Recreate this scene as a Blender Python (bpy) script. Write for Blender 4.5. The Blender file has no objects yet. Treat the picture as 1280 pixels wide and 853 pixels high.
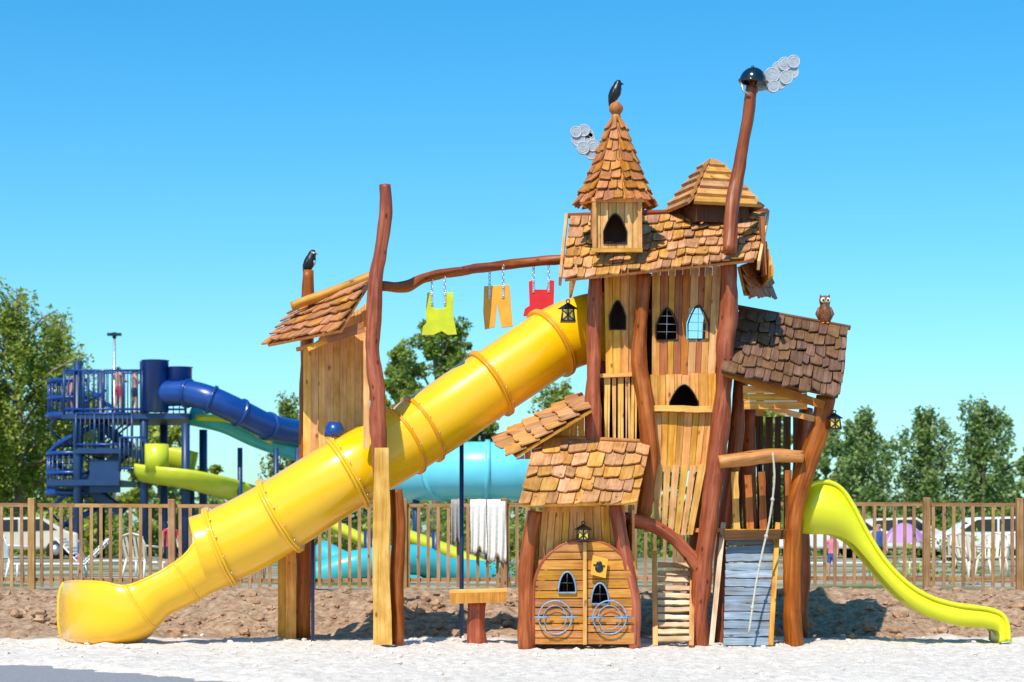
import bpy, bmesh, math, random
import numpy as np
from mathutils import Vector, Matrix, noise
random.seed(7); np.random.seed(7)
R=random.uniform
CAM_D=25.0; FP=2500.0; CH=1.4; HZ=665.0
scene=bpy.context.scene
def P(px,py,y=0.0):
    s=(CAM_D+y)/FP
    return Vector(((px-640)*s,y,CH+(HZ-py)*s))
def S(y=0.0): return (CAM_D+y)/FP
# ------------------------------------------------------------------ materials
def newmat(name):
    m=bpy.data.materials.new(name); m.use_nodes=True
    nt=m.node_tree; b=nt.nodes['Principled BSDF']; return m,nt,b
def N(nt,t,**k):
    n=nt.nodes.new(t)
    for a,v in k.items(): setattr(n,a,v)
    return n
def ramp(nt,stops):
    r=N(nt,'ShaderNodeValToRGB'); e=r.color_ramp.elements
    while len(e)<len(stops): e.new(0.5)
    for i,(p,c) in enumerate(stops): e[i].position=p; e[i].color=(*c,1)
    return r
def wood(name,c1,c2,c3=None,rough=.6,scale=(28,28,1.6),var=.3,grey=0.0):
    m,nt,b=newmat(name); L=nt.links.new
    a=N(nt,'ShaderNodeAttribute',attribute_name='pc')
    r=N(nt,'ShaderNodeAttribute',attribute_name='rnd')
    mp=N(nt,'ShaderNodeMapping'); mp.inputs['Scale'].default_value=scale
    L(a.outputs['Vector'],mp.inputs[0])
    n=N(nt,'ShaderNodeTexNoise'); n.inputs['Scale'].default_value=1; n.inputs['Detail'].default_value=6; n.inputs['Roughness'].default_value=.65; n.inputs['Distortion'].default_value=.6
    L(mp.outputs[0],n.inputs['Vector'])
    st=[(.28,c2),(.5,c1),(.72,c3 or tuple(min(1,x*1.25) for x in c1))]
    cr=ramp(nt,st); L(n.outputs['Fac'],cr.inputs[0])
    n2=N(nt,'ShaderNodeTexNoise'); n2.inputs['Scale'].default_value=4; n2.inputs['Detail'].default_value=4
    L(a.outputs['Vector'],n2.inputs['Vector'])
    r2=ramp(nt,[(.35,(.72,.62,.50)),(.6,(1,1,1))]); L(n2.outputs['Fac'],r2.inputs[0])
    mx=N(nt,'ShaderNodeMix',data_type='RGBA',blend_type='MULTIPLY'); mx.inputs[0].default_value=.75
    L(cr.outputs[0],mx.inputs[6]); L(r2.outputs[0],mx.inputs[7])
    vo=N(nt,'ShaderNodeTexVoronoi'); vo.inputs['Scale'].default_value=1.0
    mpk=N(nt,'ShaderNodeMapping'); mpk.inputs['Scale'].default_value=(6,6,3.2); L(a.outputs['Vector'],mpk.inputs[0]); L(mpk.outputs[0],vo.inputs['Vector'])
    rk=ramp(nt,[(.06,(.30,.22,.18)),(.14,(1,1,1))]); L(vo.outputs['Distance'],rk.inputs[0])
    mk=N(nt,'ShaderNodeMix',data_type='RGBA',blend_type='MULTIPLY'); mk.inputs[0].default_value=.9
    L(mx.outputs[2],mk.inputs[6]); L(rk.outputs[0],mk.inputs[7])
    hs=N(nt,'ShaderNodeHueSaturation')
    mr=N(nt,'ShaderNodeMapRange'); mr.inputs[3].default_value=1-var; mr.inputs[4].default_value=1+var
    L(r.outputs['Fac'],mr.inputs[0]); L(mr.outputs[0],hs.inputs['Value'])
    mu=N(nt,'ShaderNodeMath',operation='MULTIPLY'); mu.inputs[1].default_value=7.31; L(r.outputs['Fac'],mu.inputs[0])
    fr=N(nt,'ShaderNodeMath',operation='FRACT'); L(mu.outputs[0],fr.inputs[0])
    m2=N(nt,'ShaderNodeMapRange'); m2.inputs[3].default_value=.491; m2.inputs[4].default_value=.507
    L(fr.outputs[0],m2.inputs[0]); L(m2.outputs[0],hs.inputs['Hue'])
    m3=N(nt,'ShaderNodeMapRange'); m3.inputs[3].default_value=.97-grey; m3.inputs[4].default_value=1.09
    L(fr.outputs[0],m3.inputs[0]); L(m3.outputs[0],hs.inputs['Saturation'])
    L(mk.outputs[2],hs.inputs['Color']); L(hs.outputs[0],b.inputs['Base Color'])
    b.inputs['Roughness'].default_value=rough; b.inputs['Specular IOR Level'].default_value=.35
    bp=N(nt,'ShaderNodeBump'); bp.inputs['Strength'].default_value=.5; bp.inputs['Distance'].default_value=.01
    L(n.outputs['Fac'],bp.inputs['Height']); L(bp.outputs[0],b.inputs['Normal'])
    return m
def plain(name,col,rough=.5,metal=0,var=.12,nscale=3,bump=0.0,coat=0,spec=.5):
    m,nt,b=newmat(name); L=nt.links.new
    tc=N(nt,'ShaderNodeNewGeometry')
    n=N(nt,'ShaderNodeTexNoise'); n.inputs['Scale'].default_value=nscale; n.inputs['Detail'].default_value=6
    L(tc.outputs['Position'],n.inputs['Vector'])
    cr=ramp(nt,[(.3,tuple(x*(1-var) for x in col)),(.7,tuple(min(1,x*(1+var)) for x in col))])
    L(n.outputs['Fac'],cr.inputs[0]); L(cr.outputs[0],b.inputs['Base Color'])
    mr=N(nt,'ShaderNodeMapRange'); mr.inputs[3].default_value=max(.05,rough-.08); mr.inputs[4].default_value=rough+.12
    L(n.outputs['Fac'],mr.inputs[0]); L(mr.outputs[0],b.inputs['Roughness'])
    b.inputs['Metallic'].default_value=metal
    b.inputs['Specular IOR Level'].default_value=spec
    if coat: b.inputs['Coat Weight'].default_value=coat; b.inputs['Coat Roughness'].default_value=.08
    if bump:
        bp=N(nt,'ShaderNodeBump'); bp.inputs['Strength'].default_value=bump; bp.inputs['Distance'].default_value=.02
        L(n.outputs['Fac'],bp.inputs['Height']); L(bp.outputs[0],b.inputs['Normal'])
    return m
M={}
M['larch']=wood('larch_planks',(.75,.345,.085),(.46,.17,.033),(.87,.49,.17),var=.20)
M['larch2']=wood('larch_planks_light',(.81,.45,.15),(.57,.27,.07),(.91,.59,.25),var=.14)
M['door']=wood('door_planks',(.60,.26,.06),(.34,.12,.025),(.72,.36,.12),var=.22)
M['red']=wood('reddish_planks',(.45,.145,.04),(.27,.07,.018),(.55,.21,.07),var=.2)
M['log']=wood('oiled_log',(.34,.088,.028),(.15,.036,.013),(.50,.175,.065),rough=.42,scale=(22,22,1.1),var=.18)
M['loglight']=wood('light_log',(.65,.29,.08),(.38,.14,.035),(.77,.39,.14),rough=.5,scale=(22,22,1.2),var=.15)
M['sh_light']=wood('shingle_tan',(.60,.29,.10),(.37,.155,.045),(.72,.42,.18),var=.24,grey=.06)
M['sh_mid']=wood('shingle_brown',(.54,.22,.07),(.33,.12,.033),(.65,.32,.12),var=.22,grey=.04)
M['sh_dark']=wood('shingle_dark',(.20,.10,.05),(.11,.052,.027),(.28,.155,.085),var=.22,grey=.08)
M['sh_spire']=wood('shingle_spire',(.50,.19,.055),(.30,.10,.027),(.61,.28,.10),var=.2)
M['grey']=wood('weathered_blue_grey_wood',(.22,.28,.35),(.11,.14,.18),(.38,.43,.49),rough=.75,var=.2)
M['bleach']=wood('bleached_wood',(.68,.49,.31),(.43,.28,.15),(.80,.64,.45),rough=.7,var=.18)
M['fence']=wood('fence_timber',(.40,.23,.11),(.25,.13,.055),(.50,.32,.17),rough=.7,var=.2)
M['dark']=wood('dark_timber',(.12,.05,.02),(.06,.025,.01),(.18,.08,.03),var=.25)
M['inside']=wood('unlit_inner_boards',(.03,.015,.009),(.018,.009,.005),(.04,.02,.01),var=.2)  # near-black colour paints interior shade onto boards behind the openings
M['yel']=plain('yellow_plastic',(.97,.52,.002),.22,var=.03,nscale=2,coat=.5)
M['yelrim']=plain('yellow_flange',(.80,.36,.006),.32,var=.08)
M['lime']=plain('lime_plastic',(.70,.68,.008),.3,var=.05,coat=.3)
M['limeb']=plain('lime_far',(.60,.62,.03),.3,var=.06)
M['blue']=plain('blue_paint',(.006,.05,.25),.3,var=.1,coat=.2)
M['blued']=plain('navy_steel',(.010,.042,.13),.4,var=.1)
M['teal']=plain('teal_fibreglass',(.05,.46,.52),.3,var=.06,coat=.2)
M['aqua']=plain('aqua_fibreglass',(.16,.62,.78),.3,var=.05,coat=.2)
M['black']=plain('black_paint',(.012,.012,.014),.35,var=.2)
M['steel']=plain('galvanised_steel',(.55,.56,.58),.38,metal=.9,var=.15,nscale=12)
M['iron']=plain('blue_grey_iron',(.20,.35,.52),.45,metal=.2,var=.15,nscale=12)
M['mesh']=plain('white_net',(.7,.72,.74),.5)
M['smoke']=plain('smoke_grey',(.36,.38,.42),.55,var=.15,nscale=15)
M['smoke2']=plain('smoke_ridge',(.52,.54,.58),.5,var=.15,nscale=15)
M['pot']=plain('enamel_pot',(.006,.012,.022),.16,var=.2,coat=.6)
M['green_cl']=plain('lime_paint',(.58,.62,.01),.42,var=.1,nscale=9)
M['yel_cl']=plain('ochre_paint',(.82,.38,.03),.42,var=.1,nscale=9)
M['red_cl']=plain('red_paint',(.66,.015,.02),.40,var=.1,nscale=9)
M['lamp_y']=plain('lantern_yellow',(.85,.55,.05),.3,var=.1)
M['white']=plain('white_plastic',(.74,.73,.70),.4,var=.06)
M['offw']=plain('cream_plastic',(.66,.58,.46),.45,var=.06)
M['cloth_w']=plain('white_towel',(.76,.72,.68),.9,var=.08,nscale=20,bump=.3)
M['cloth_g']=plain('grey_towel',(.33,.31,.30),.9,var=.12,nscale=20,bump=.3)
M['purple']=plain('lilac_fabric',(.46,.24,.50),.8,var=.12)
M['rope']=plain('rope',(.50,.46,.38),.9,var=.2,nscale=60,bump=.5)
M['glass']=plain('dark_glass',(.02,.025,.03),.08,var=.1)
M['tyre']=plain('tyre',(.015,.015,.015),.8)
M['skin']=plain('skin',(.50,.26,.17),.55,var=.08)
M['hair']=plain('hair',(.035,.02,.012),.7,var=.3,nscale=40)
M['cl_red']=plain('red_cloth',(.55,.04,.06),.85); M['cl_blue']=plain('blue_cloth',(.04,.09,.3),.85)
M['cl_pink']=plain('pink_cloth',(.75,.22,.28),.85); M['cl_dark']=plain('dark_cloth',(.02,.02,.03),.85)
M['owl']=plain('owl_brown',(.20,.07,.025),.5,var=.4,nscale=25); M['orange']=plain('orange_paint',(.8,.25,.02),.4)
M['asphalt']=plain('asphalt',(.25,.25,.26),.85,var=.35,nscale=70,bump=.5)
M['clod']=plain('dirt_clod',(.40,.24,.14),.95,var=.35,nscale=9,bump=.6)
M['sandclod']=plain('sand_lump',(.70,.62,.53),.95,var=.15,nscale=20,bump=.5)
M['bark']=plain('bark',(.22,.17,.13),.9,var=.4,nscale=10,bump=.6)
def leafmat(name,ca,cb,tr=.42):
    m,nt,b=newmat(name); L=nt.links.new
    g=N(nt,'ShaderNodeNewGeometry')
    cr=ramp(nt,[(0,ca),(.6,cb),(1,tuple(x*1.4 for x in cb))]); L(g.outputs['Random Per Island'],cr.inputs[0])
    n=N(nt,'ShaderNodeTexNoise'); n.inputs['Scale'].default_value=.8; L(g.outputs['Position'],n.inputs['Vector'])
    r2=ramp(nt,[(.35,(.62,.68,.6)),(.65,(1.0,1.0,1))]); L(n.outputs['Fac'],r2.inputs[0])
    mx=N(nt,'ShaderNodeMix',data_type='RGBA',blend_type='MULTIPLY'); mx.inputs[0].default_value=1
    L(cr.outputs[0],mx.inputs[6]); L(r2.outputs[0],mx.inputs[7])
    L(mx.outputs[2],b.inputs['Base Color']); b.inputs['Roughness'].default_value=.45
    t=N(nt,'ShaderNodeBsdfTranslucent'); L(mx.outputs[2],t.inputs[0])
    ms=N(nt,'ShaderNodeMixShader'); ms.inputs[0].default_value=tr
    L(b.outputs[0],ms.inputs[1]); L(t.outputs[0],ms.inputs[2]); L(ms.outputs[0],nt.nodes['Material Output'].inputs[0])
    return m
M['leafA']=leafmat('leaves_birch',(.18,.24,.022),(.38,.43,.05))
M['leafB']=leafmat('leaves_broad',(.11,.17,.02),(.26,.34,.045))
M['leafC']=leafmat('leaves_poplar',(.12,.20,.055),(.27,.37,.10))
# ------------------------------------------------------------------ mesh builder
class MB:
    def __init__(s): s.v=[];s.f=[];s.fm=[];s.pc=[];s.rnd=[];s.sm=[];s.mats=[]
    def mi(s,m):
        if m not in s.mats: s.mats.append(m)
        return s.mats.index(m)
    def add(s,verts,faces,mat,pcs=None,rnd=None,smooth=False,off=None):
        o=len(s.v); k=s.mi(mat)
        s.v+=[tuple(v) for v in verts]
        if rnd is None: rnd=R(0,1)
        if off is None: off=(R(0,40),R(0,40),R(0,40))
        if pcs is None: pcs=[tuple(v) for v in verts]
        s.pc+=[(p[0]+off[0],p[1]+off[1],p[2]+off[2]) for p in pcs]
        s.rnd+=[rnd]*len(verts)
        for f in faces: s.f.append(tuple(i+o for i in f)); s.fm.append(k); s.sm.append(smooth)
    def slab(s,pts,tv,mat,pcs=None,rnd=None,off=None):
        n=len(pts); pts=[Vector(p) for p in pts]; tv=Vector(tv)
        vs=pts+[p+tv for p in pts]
        fs=[tuple(range(n)),tuple(range(2*n-1,n-1,-1))]+[(i,i+n,(i+1)%n+n,(i+1)%n) for i in range(n)]
        if pcs is None: pcs=[tuple(p) for p in pts]
        pc2=[tuple(p) for p in pcs]+[(p[0]+.03,p[1]+.03,p[2]) for p in pcs]
        s.add(vs,fs,mat,pc2,rnd,off=off)
    def board(s,p0,p1,w,t,n,mat,wob=0.0,w1=None,rnd=None):
        p0=Vector(p0);p1=Vector(p1);d=(p1-p0);L=d.length;d.normalize();n=Vector(n);n=(n-d*n.dot(d)).normalized();u=d.cross(n)
        w1=w if w1 is None else w1
        K=6 if wob else 1
        A=[];B=[];a=[];b=[]
        for i in range(K+1):
            f=i/K; ww=(w+(w1-w)*f)/2; c=p0+d*(L*f)
            e1=R(-wob,wob);e2=R(-wob,wob)
            A.append(c+u*(ww+e1));a.append((ww,0,L*f)); B.append(c-u*(ww+e2));b.append((-ww,0,L*f))
        pts=A+B[::-1]; pcs=a+b[::-1]
        s.slab([p-n*t/2 for p in pts],n*t,mat,pcs,rnd)
    def tube(s,pts,rad,mat,seg=12,cap=True,rough=0.0,smooth=True,closed=False,rnd=None,flat=1.0):
        pts=[Vector(p) for p in pts]; n=len(pts)
        if not hasattr(rad,'__len__'): rad=[rad]*n
        T=[]
        for i in range(n):
            if closed: t=pts[(i+1)%n]-pts[i-1]
            else: t=pts[min(n-1,i+1)]-pts[max(0,i-1)]
            T.append(t.normalized())
        up=Vector((0,0,1)) if abs(T[0].z)<.9 else Vector((0,1,0))
        a=T[0].cross(up).normalized(); vs=[];pcs=[];L=0
        ofs=R(0,50)
        for i in range(n):
            if i: L+=(pts[i]-pts[i-1]).length
            a=(a-T[i]*a.dot(T[i])).normalized(); b=T[i].cross(a)
            for j in range(seg):
                th=2*math.pi*j/seg; r=rad[i]
                if rough: r*=1+rough*(noise.noise(Vector((math.cos(th)*1.2+ofs,math.sin(th)*1.2,L*2.2)))+.35*noise.noise(Vector((math.cos(th)*2+ofs,math.sin(th)*2,L*6))))
                vs.append(pts[i]+a*(math.cos(th)*r)+b*(math.sin(th)*r*flat)); pcs.append((math.cos(th)*r,math.sin(th)*r,L))
        fs=[]
        m=n if closed else n-1
        for i in range(m):
            for j in range(seg):
                i2=(i+1)%n; j2=(j+1)%seg
                fs.append((i*seg+j,i*seg+j2,i2*seg+j2,i2*seg+j))
        if cap and not closed: fs+= [tuple(range(seg-1,-1,-1)),tuple(range((n-1)*seg,n*seg))]
        s.add(vs,fs,mat,pcs,rnd,smooth)
    def ell(s,c,r,mat,seg=14,rings=9,rot=None,rnd=None,v0=0.0,v1=1.0):
        c=Vector(c); vs=[];fs=[]
        for i in range(rings+1):
            ph=math.pi*(v0+(v1-v0)*i/rings)
            for j in range(seg):
                th=2*math.pi*j/seg
                p=Vector((r[0]*math.sin(ph)*math.cos(th),r[1]*math.sin(ph)*math.sin(th),r[2]*math.cos(ph)))
                if rot: p=rot@p
                vs.append(c+p)
        for i in range(rings):
            for j in range(seg): fs.append((i*seg+j,(i+1)*seg+j,(i+1)*seg+(j+1)%seg,i*seg+(j+1)%seg))
        s.add(vs,fs,mat,None,rnd,True)
    def box(s,a,b,mat,rnd=None):
        x0,y0,z0=a;x1,y1,z1=b
        s.slab([(x0,y0,z0),(x1,y0,z0),(x1,y0,z1),(x0,y0,z1)],(0,y1-y0,0),mat,rnd=rnd)
    def make(s,name,parent=None,bevel=0.0,solid=0.0,autosm=True):
        me=bpy.data.meshes.new(name)
        v=np.array(s.v,dtype=float); mn=v.min(0);mx=v.max(0); o=np.array([(mn[0]+mx[0])/2,(mn[1]+mx[1])/2,mn[2]])
        me.from_pydata([tuple(x) for x in (v-o)],[],s.f)
        for m in s.mats: me.materials.append(M[m])
        me.polygons.foreach_set('material_index',s.fm); me.polygons.foreach_set('use_smooth',s.sm)
        at=me.attributes.new('pc','FLOAT_VECTOR','POINT'); at.data.foreach_set('vector',np.array(s.pc,dtype=np.float32).ravel())
        at=me.attributes.new('rnd','FLOAT','POINT'); at.data.foreach_set('value',np.array(s.rnd,dtype=np.float32))
        bm=bmesh.new(); bm.from_mesh(me); bmesh.ops.recalc_face_normals(bm,faces=bm.faces); bm.to_mesh(me); bm.free()
        me.update()
        ob=bpy.data.objects.new(name,me); scene.collection.objects.link(ob)
        ob.location=Vector(o)-(parent.location if parent else Vector((0,0,0)))
        if parent: ob.parent=parent
        if solid: md=ob.modifiers.new('s','SOLIDIFY'); md.thickness=solid; md.offset=0
        if bevel: md=ob.modifiers.new('b','BEVEL'); md.width=bevel; md.segments=2; md.limit_method='ANGLE'; md.angle_limit=math.radians(50)
        return ob
def empty(name,loc):
    e=bpy.data.objects.new(name,None); scene.collection.objects.link(e); e.location=Vector(loc); e.empty_display_size=.3; return e
def cat(pts,k=6):
    pts=[np.array(p,dtype=float) for p in pts]; out=[]
    q=[2*pts[0]-pts[1]]+pts+[2*pts[-1]-pts[-2]]
    for i in range(1,len(q)-2):
        for j in range(k):
            t=j/k; a,b,c,d=q[i-1],q[i],q[i+1],q[i+2]
            out.append(.5*((2*b)+(-a+c)*t+(2*a-5*b+4*c-d)*t*t+(-a+3*b-3*c+d)*t**3))
    out.append(pts[-1]); return out
def log(mb,pts,mat='log',k=8,seg=16,rough=.26):
    q=cat(pts,k); mb.tube([P(p[0],p[1],p[2]) for p in q],[p[3]*S(p[2]) for p in q],mat,seg,True,rough)
def sub(iv,h):
    out=[]
    for lo,hi in iv:
        if h[1]<=lo or h[0]>=hi: out.append((lo,hi)); continue
        if h[0]>lo: out.append((lo,h[0]))
        if h[1]<hi: out.append((h[1],hi))
    return out
def archhole(cx,cy,w,h,p=1.7,ah=.55):
    def f(a):
        d=abs(a-cx)/(w/2)
        if d>=1: return None
        return (cy-h/2+h*ah*d**p, cy+h/2)
    return f,(cx-w/2,cx+w/2,cx)
def fill(mb,a0,a1,wid,lohi,mp,thick,mat,holes=(),gap=.6,jd=.008,je=1.5,step=2.0,backv=Vector((0,1,0)),mats=None,rv=.2):
    a=a0; i=0
    while a<a1-.3*wid:
        w=wid*R(1-rv,1+rv); b=min(a+w,a1)
        if a1-b<.35*wid: b=a1
        ea,eb=a+gap/2,b-gap/2
        xs=set([ea,eb]); k=max(1,int((eb-ea)/step))
        for j in range(1,k): xs.add(ea+(eb-ea)*j/k)
        for f,cr in holes:
            for c in cr:
                if ea<c<eb: xs.add(c)
        xs=sorted(xs); dj=R(-jd,jd); rn=R(0,1); off=(R(0,40),R(0,40),R(0,40)); e1=R(-je,je);e2=R(-je,je)
        mt=mats[i%len(mats)] if mats else mat
        if not holes: xs=[ea,(ea+eb)/2,eb]
        for c,d in zip(xs[:-1],xs[1:]):
            m=(c+d)/2
            def iv(x):
                lo,hi=lohi(x); r=[(lo+e1,hi+e2)]
                for f,cr in holes:
                    h=f(x)
                    if h: r=sub(r,h)
                return r
            I1=iv(c+1e-3);I2=iv(d-1e-3)
            if len(I1)!=len(I2): I1=I2=iv(m)
            for (l1,h1),(l2,h2) in zip(I1,I2):
                q=[mp(c,l1),mp(d,l2),mp(d,h2),mp(c,h1)]
                pcs=[((x-ea)*.01,0,t*.01) for x,t in ((c,l1),(d,l2),(d,h2),(c,h1))]
                mb.slab([p+backv*dj for p in q],backv*thick,mt,pcs,rn,off)
        a=b; i+=1
def vwall(mb,x0,x1,yt,yb,depth,wid=10,mat='larch',holes=(),slant=0.0,thick=.035,depth2=None,**k):
    ft=yt if callable(yt) else (lambda x:yt); fb=yb if callable(yb) else (lambda x:yb)
    d2=depth if depth2 is None else depth2
    def mp(a,t):
        f=(t-ft(a))/max(1,fb(a)-ft(a)); g=(a-x0)/(x1-x0)
        sx=slant(a) if callable(slant) else slant
        return P(a+sx*f,t,depth+(d2-depth)*g)
    fill(mb,x0,x1,wid,lambda x:(ft(x),fb(x)),mp,thick,mat,holes,**k)
def hwall(mb,y0,y1,xl,xr,depth,wid=10,mat='larch',holes=(),thick=.035,**k):
    fl=xl if callable(xl) else (lambda y:xl); fr=xr if callable(xr) else (lambda y:xr)
    fill(mb,y0,y1,wid,lambda y:(fl(y),fr(y)),lambda a,t:P(t,a,depth),thick,mat,holes,**k)
def shingles(mb,TL,TR,BL,BR,rows,w,mat,out=Vector((0,-.5,1)),lift=.035,thick=.02,jit=.14,over=.35,deck=True,sag=0.0,round_=.12,deckmat='larch'):
    n=(TR-TL).cross(BL-TL)
    if n.length<1e-6: n=(BR-BL).cross(BL-TL)
    n.normalize()
    if n.dot(out)<0: n=-n
    def pt(u,v):
        p=(TL*(1-u)+TR*u)*(1-v)+(BL*(1-u)+BR*u)*v
        if sag: p=p+Vector((0,0,-sag*4*u*(1-u)))
        return p+n*.012*noise.noise(p*1.7)
    for i in range(rows):
        v0=max(0,i/rows-.02); v1=(i+1)/rows
        ln=(pt(1,v1)-pt(0,v1)).length; cnt=max(1,round(ln/w))
        cuts=[0]+[(j+R(-.25,.25)+(.5 if i%2 else 0))/cnt for j in range(1,cnt)]+[1]
        cuts=sorted(min(1,max(0,c)) for c in cuts)
        for u0,u1 in zip(cuts[:-1],cuts[1:]):
            if u1-u0<.15/cnt: continue
            g=.004/max(ln,.05)
            ua,ub=u0+g,u1-g; vj=v1+(over*.3+R(-jit,jit))/rows; k=R(-.12,.12)/rows; l=lift*R(.8,1.35); l0=R(.0,.006)
            sk=R(-.02,.02)/max(cnt,1)*3
            vm=vj+round_/rows*.3
            e=(ub-ua)*.14
            raw=[(ua,v0,l0),(ub,v0,l0),(ub+sk,vj+k-round_*.3/rows,l),(ub-e+sk,vm+k,l),(ua+e+sk,vm-k,l),(ua+sk,vj-k-round_*.3/rows,l)]
            pts=[pt(a,b)+n*c for a,b,c in raw]
            pcs=[(a*ln,0,b*2) for a,b,c in raw]
            mb.slab(pts,n*thick,mat,pcs)
    if deck:
        q=[pt(.015,.02),pt(.985,.02),pt(.985,.96),pt(.015,.96)]
        mb.slab([p-n*.012 for p in q],-n*.035,deckmat)
def chain(mb,a,b,mat='steel',r=.012,l=.055):
    a=Vector(a);b=Vector(b);d=b-a;L=d.length;d.normalize();n=max(2,int(L/(l*.75)))
    s1=d.orthogonal().normalized(); s2=d.cross(s1)
    for i in range(n):
        c=a+d*(L*(i+.5)/n); s=s1 if i%2 else s2
        mb.tube([c+d*math.cos(t)*l/2+s*math.sin(t)*l*.3 for t in [2*math.pi*k/8 for k in range(8)]],r*.5,mat,5,closed=True)
def ring(mb,c,r,tr,mat,ax=Vector((0,1,0)),seg=28,n=6,sx=1.0):
    ax=Vector(ax).normalized(); a=ax.orthogonal().normalized(); b=ax.cross(a)
    mb.tube([Vector(c)+a*math.cos(t)*r+b*math.sin(t)*r*sx for t in [2*math.pi*k/seg for k in range(seg)]],tr,mat,n,closed=True)
# ------------------------------------------------------------------ GROUND
def sstep(a,b,x):
    t=min(1,max(0,(x-a)/(b-a))); return t*t*(3-2*t)
def edge_y(x):
    pts=[(-60,-2.6),(-12,-2.6),(-5.5,-3.3),(-4,-4.4),(-2.5,-6.0),(-1,-7.2),(1,-7.6),(2.7,-6.7),(5,-5.8),(12,-5.0),(60,-5)]
    for (x0,y0),(x1,y1) in zip(pts[:-1],pts[1:]):
        if x0<=x<=x1: return y0+(y1-y0)*(x-x0)/(x1-x0)
    return -5
def gz(x,y):
    z=0.0
    nz=noise.noise(Vector((x*.35,y*.35,3)))
    z+=.46*sstep(1.3+nz*.5,5.6+nz*.8,y)
    if y<9:
        w=sstep(.9,2.0,y)*sstep(8,5.8,y)
        z+=w*(.10*noise.fractal(Vector((x*.9,y*.9,0)),.8,2.2,5)+.07*noise.fractal(Vector((x*4,y*4,5)),.9,2,3))
        sd=1-sstep(1,2.2,y)
        z+=sd*(.025*noise.fractal(Vector((x*.8,y*1.2,8)),1,2,3)+.036*noise.fractal(Vector((x*3.5,y*3.0,2)),.9,2.1,4))
        z+=sd*.09*sstep(.2,.6,noise.noise(Vector((x*.6+9,y*.8,1))))*sstep(-.5,1.2,y)
        d=y-edge_y(x)+.35*noise.noise(Vector((x*1.3,y*1.3,7)))+.12*noise.noise(Vector((x*6,y*6,7)))
        z+=-.09*(1-sstep(-.25,.35,d))
    return z
ys=list(np.arange(-8.5,7.5,.055))+[7.8,8.2,8.8,9.6,10.6,12,14,17,21,27,35,50,75,110,170,260,420,700,1200,2200]
ys=[-30,-22,-16,-12,-10,-9]+ys
xs=list(np.arange(-9,9.01,.065)); e=[9.2,9.6,10.2,11,12.2,14,17,22,30,45,70]
xs=[-v for v in e[::-1]]+xs+e
V=[];F=[]
for y in ys:
    k=1 if y<20 else 1+(y-20)/40
    for x in xs:
        xx=x*k; V.append((xx,y,gz(xx,y)))
nx=len(xs)
for j in range(len(ys)-1):
    for i in range(nx-1): F.append((j*nx+i,j*nx+i+1,(j+1)*nx+i+1,(j+1)*nx+i))
me=bpy.data.meshes.new('ground'); me.from_pydata(V,[],F); me.polygons.foreach_set('use_smooth',[True]*len(F))
m,nt,b=newmat('ground_sand_dirt_grass'); L=nt.links.new
g=N(nt,'ShaderNodeNewGeometry'); sp=N(nt,'ShaderNodeSeparateXYZ'); L(g.outputs['Position'],sp.inputs[0])
def nz(sc,det=6,ro=.6):
    n=N(nt,'ShaderNodeTexNoise'); n.inputs['Scale'].default_value=sc; n.inputs['Detail'].default_value=det; n.inputs['Roughness'].default_value=ro
    L(g.outputs['Position'],n.inputs['Vector']); return n
n1=nz(1.2);n2=nz(9);n3=nz(60,4);n4=nz(.4)
cs=ramp(nt,[(.25,(.54,.46,.38)),(.5,(.75,.67,.59)),(.75,(.84,.79,.73))]); L(n2.outputs[0],cs.inputs[0])
cs2=ramp(nt,[(.3,(.72,.69,.65)),(.55,(1,1,1))]); L(n3.outputs[0],cs2.inputs[0])
mS=N(nt,'ShaderNodeMix',data_type='RGBA',blend_type='MULTIPLY'); mS.inputs[0].default_value=1; L(cs.outputs[0],mS.inputs[6]); L(cs2.outputs[0],mS.inputs[7])
cd=ramp(nt,[(.3,(.22,.125,.075)),(.5,(.42,.265,.16)),(.7,(.57,.405,.275))]); L(n2.outputs[0],cd.inputs[0])
mD=N(nt,'ShaderNodeMix',data_type='RGBA',blend_type='MULTIPLY'); mD.inputs[0].default_value=1; L(cd.outputs[0],mD.inputs[6]); L(cs2.outputs[0],mD.inputs[7])
cg=ramp(nt,[(.38,(.09,.14,.035)),(.5,(.30,.27,.17)),(.62,(.46,.41,.33))]); L(n4.outputs[0],cg.inputs[0])
def blend(y0,y1,amp,A,B):
    ad=N(nt,'ShaderNodeMath',operation='MULTIPLY_ADD'); L(n1.outputs[0],ad.inputs[0]); ad.inputs[1].default_value=amp; L(sp.outputs['Y'],ad.inputs[2])
    ad2=N(nt,'ShaderNodeMath',operation='MULTIPLY_ADD'); L(n2.outputs[0],ad2.inputs[0]); ad2.inputs[1].default_value=amp*.6; L(ad.outputs[0],ad2.inputs[2])
    mr=N(nt,'ShaderNodeMapRange'); mr.inputs[1].default_value=y0+amp*.8;mr.inputs[2].default_value=y1+amp*.8; L(ad2.outputs[0],mr.inputs[0])
    mx=N(nt,'ShaderNodeMix',data_type='RGBA'); L(mr.outputs[0],mx.inputs[0]); L(A,mx.inputs[6]); L(B,mx.inputs[7]); return mx.outputs[2]
c=blend(1.0,1.5,1.4,mS.outputs[2],mD.outputs[2]); c=blend(7.5,8.5,1.0,c,cg.outputs[0])
L(c,b.inputs['Base Color']); b.inputs['Roughness'].default_value=.95; b.inputs['Specular IOR Level'].default_value=.15
bp=N(nt,'ShaderNodeBump'); bp.inputs['Strength'].default_value=.9; bp.inputs['Distance'].default_value=.035
ad=N(nt,'ShaderNodeMath',operation='MULTIPLY_ADD'); L(n3.outputs[0],ad.inputs[0]); ad.inputs[1].default_value=.4; L(n2.outputs[0],ad.inputs[2]); L(ad.outputs[0],bp.inputs['Height']); L(bp.outputs[0],b.inputs['Normal'])
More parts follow.
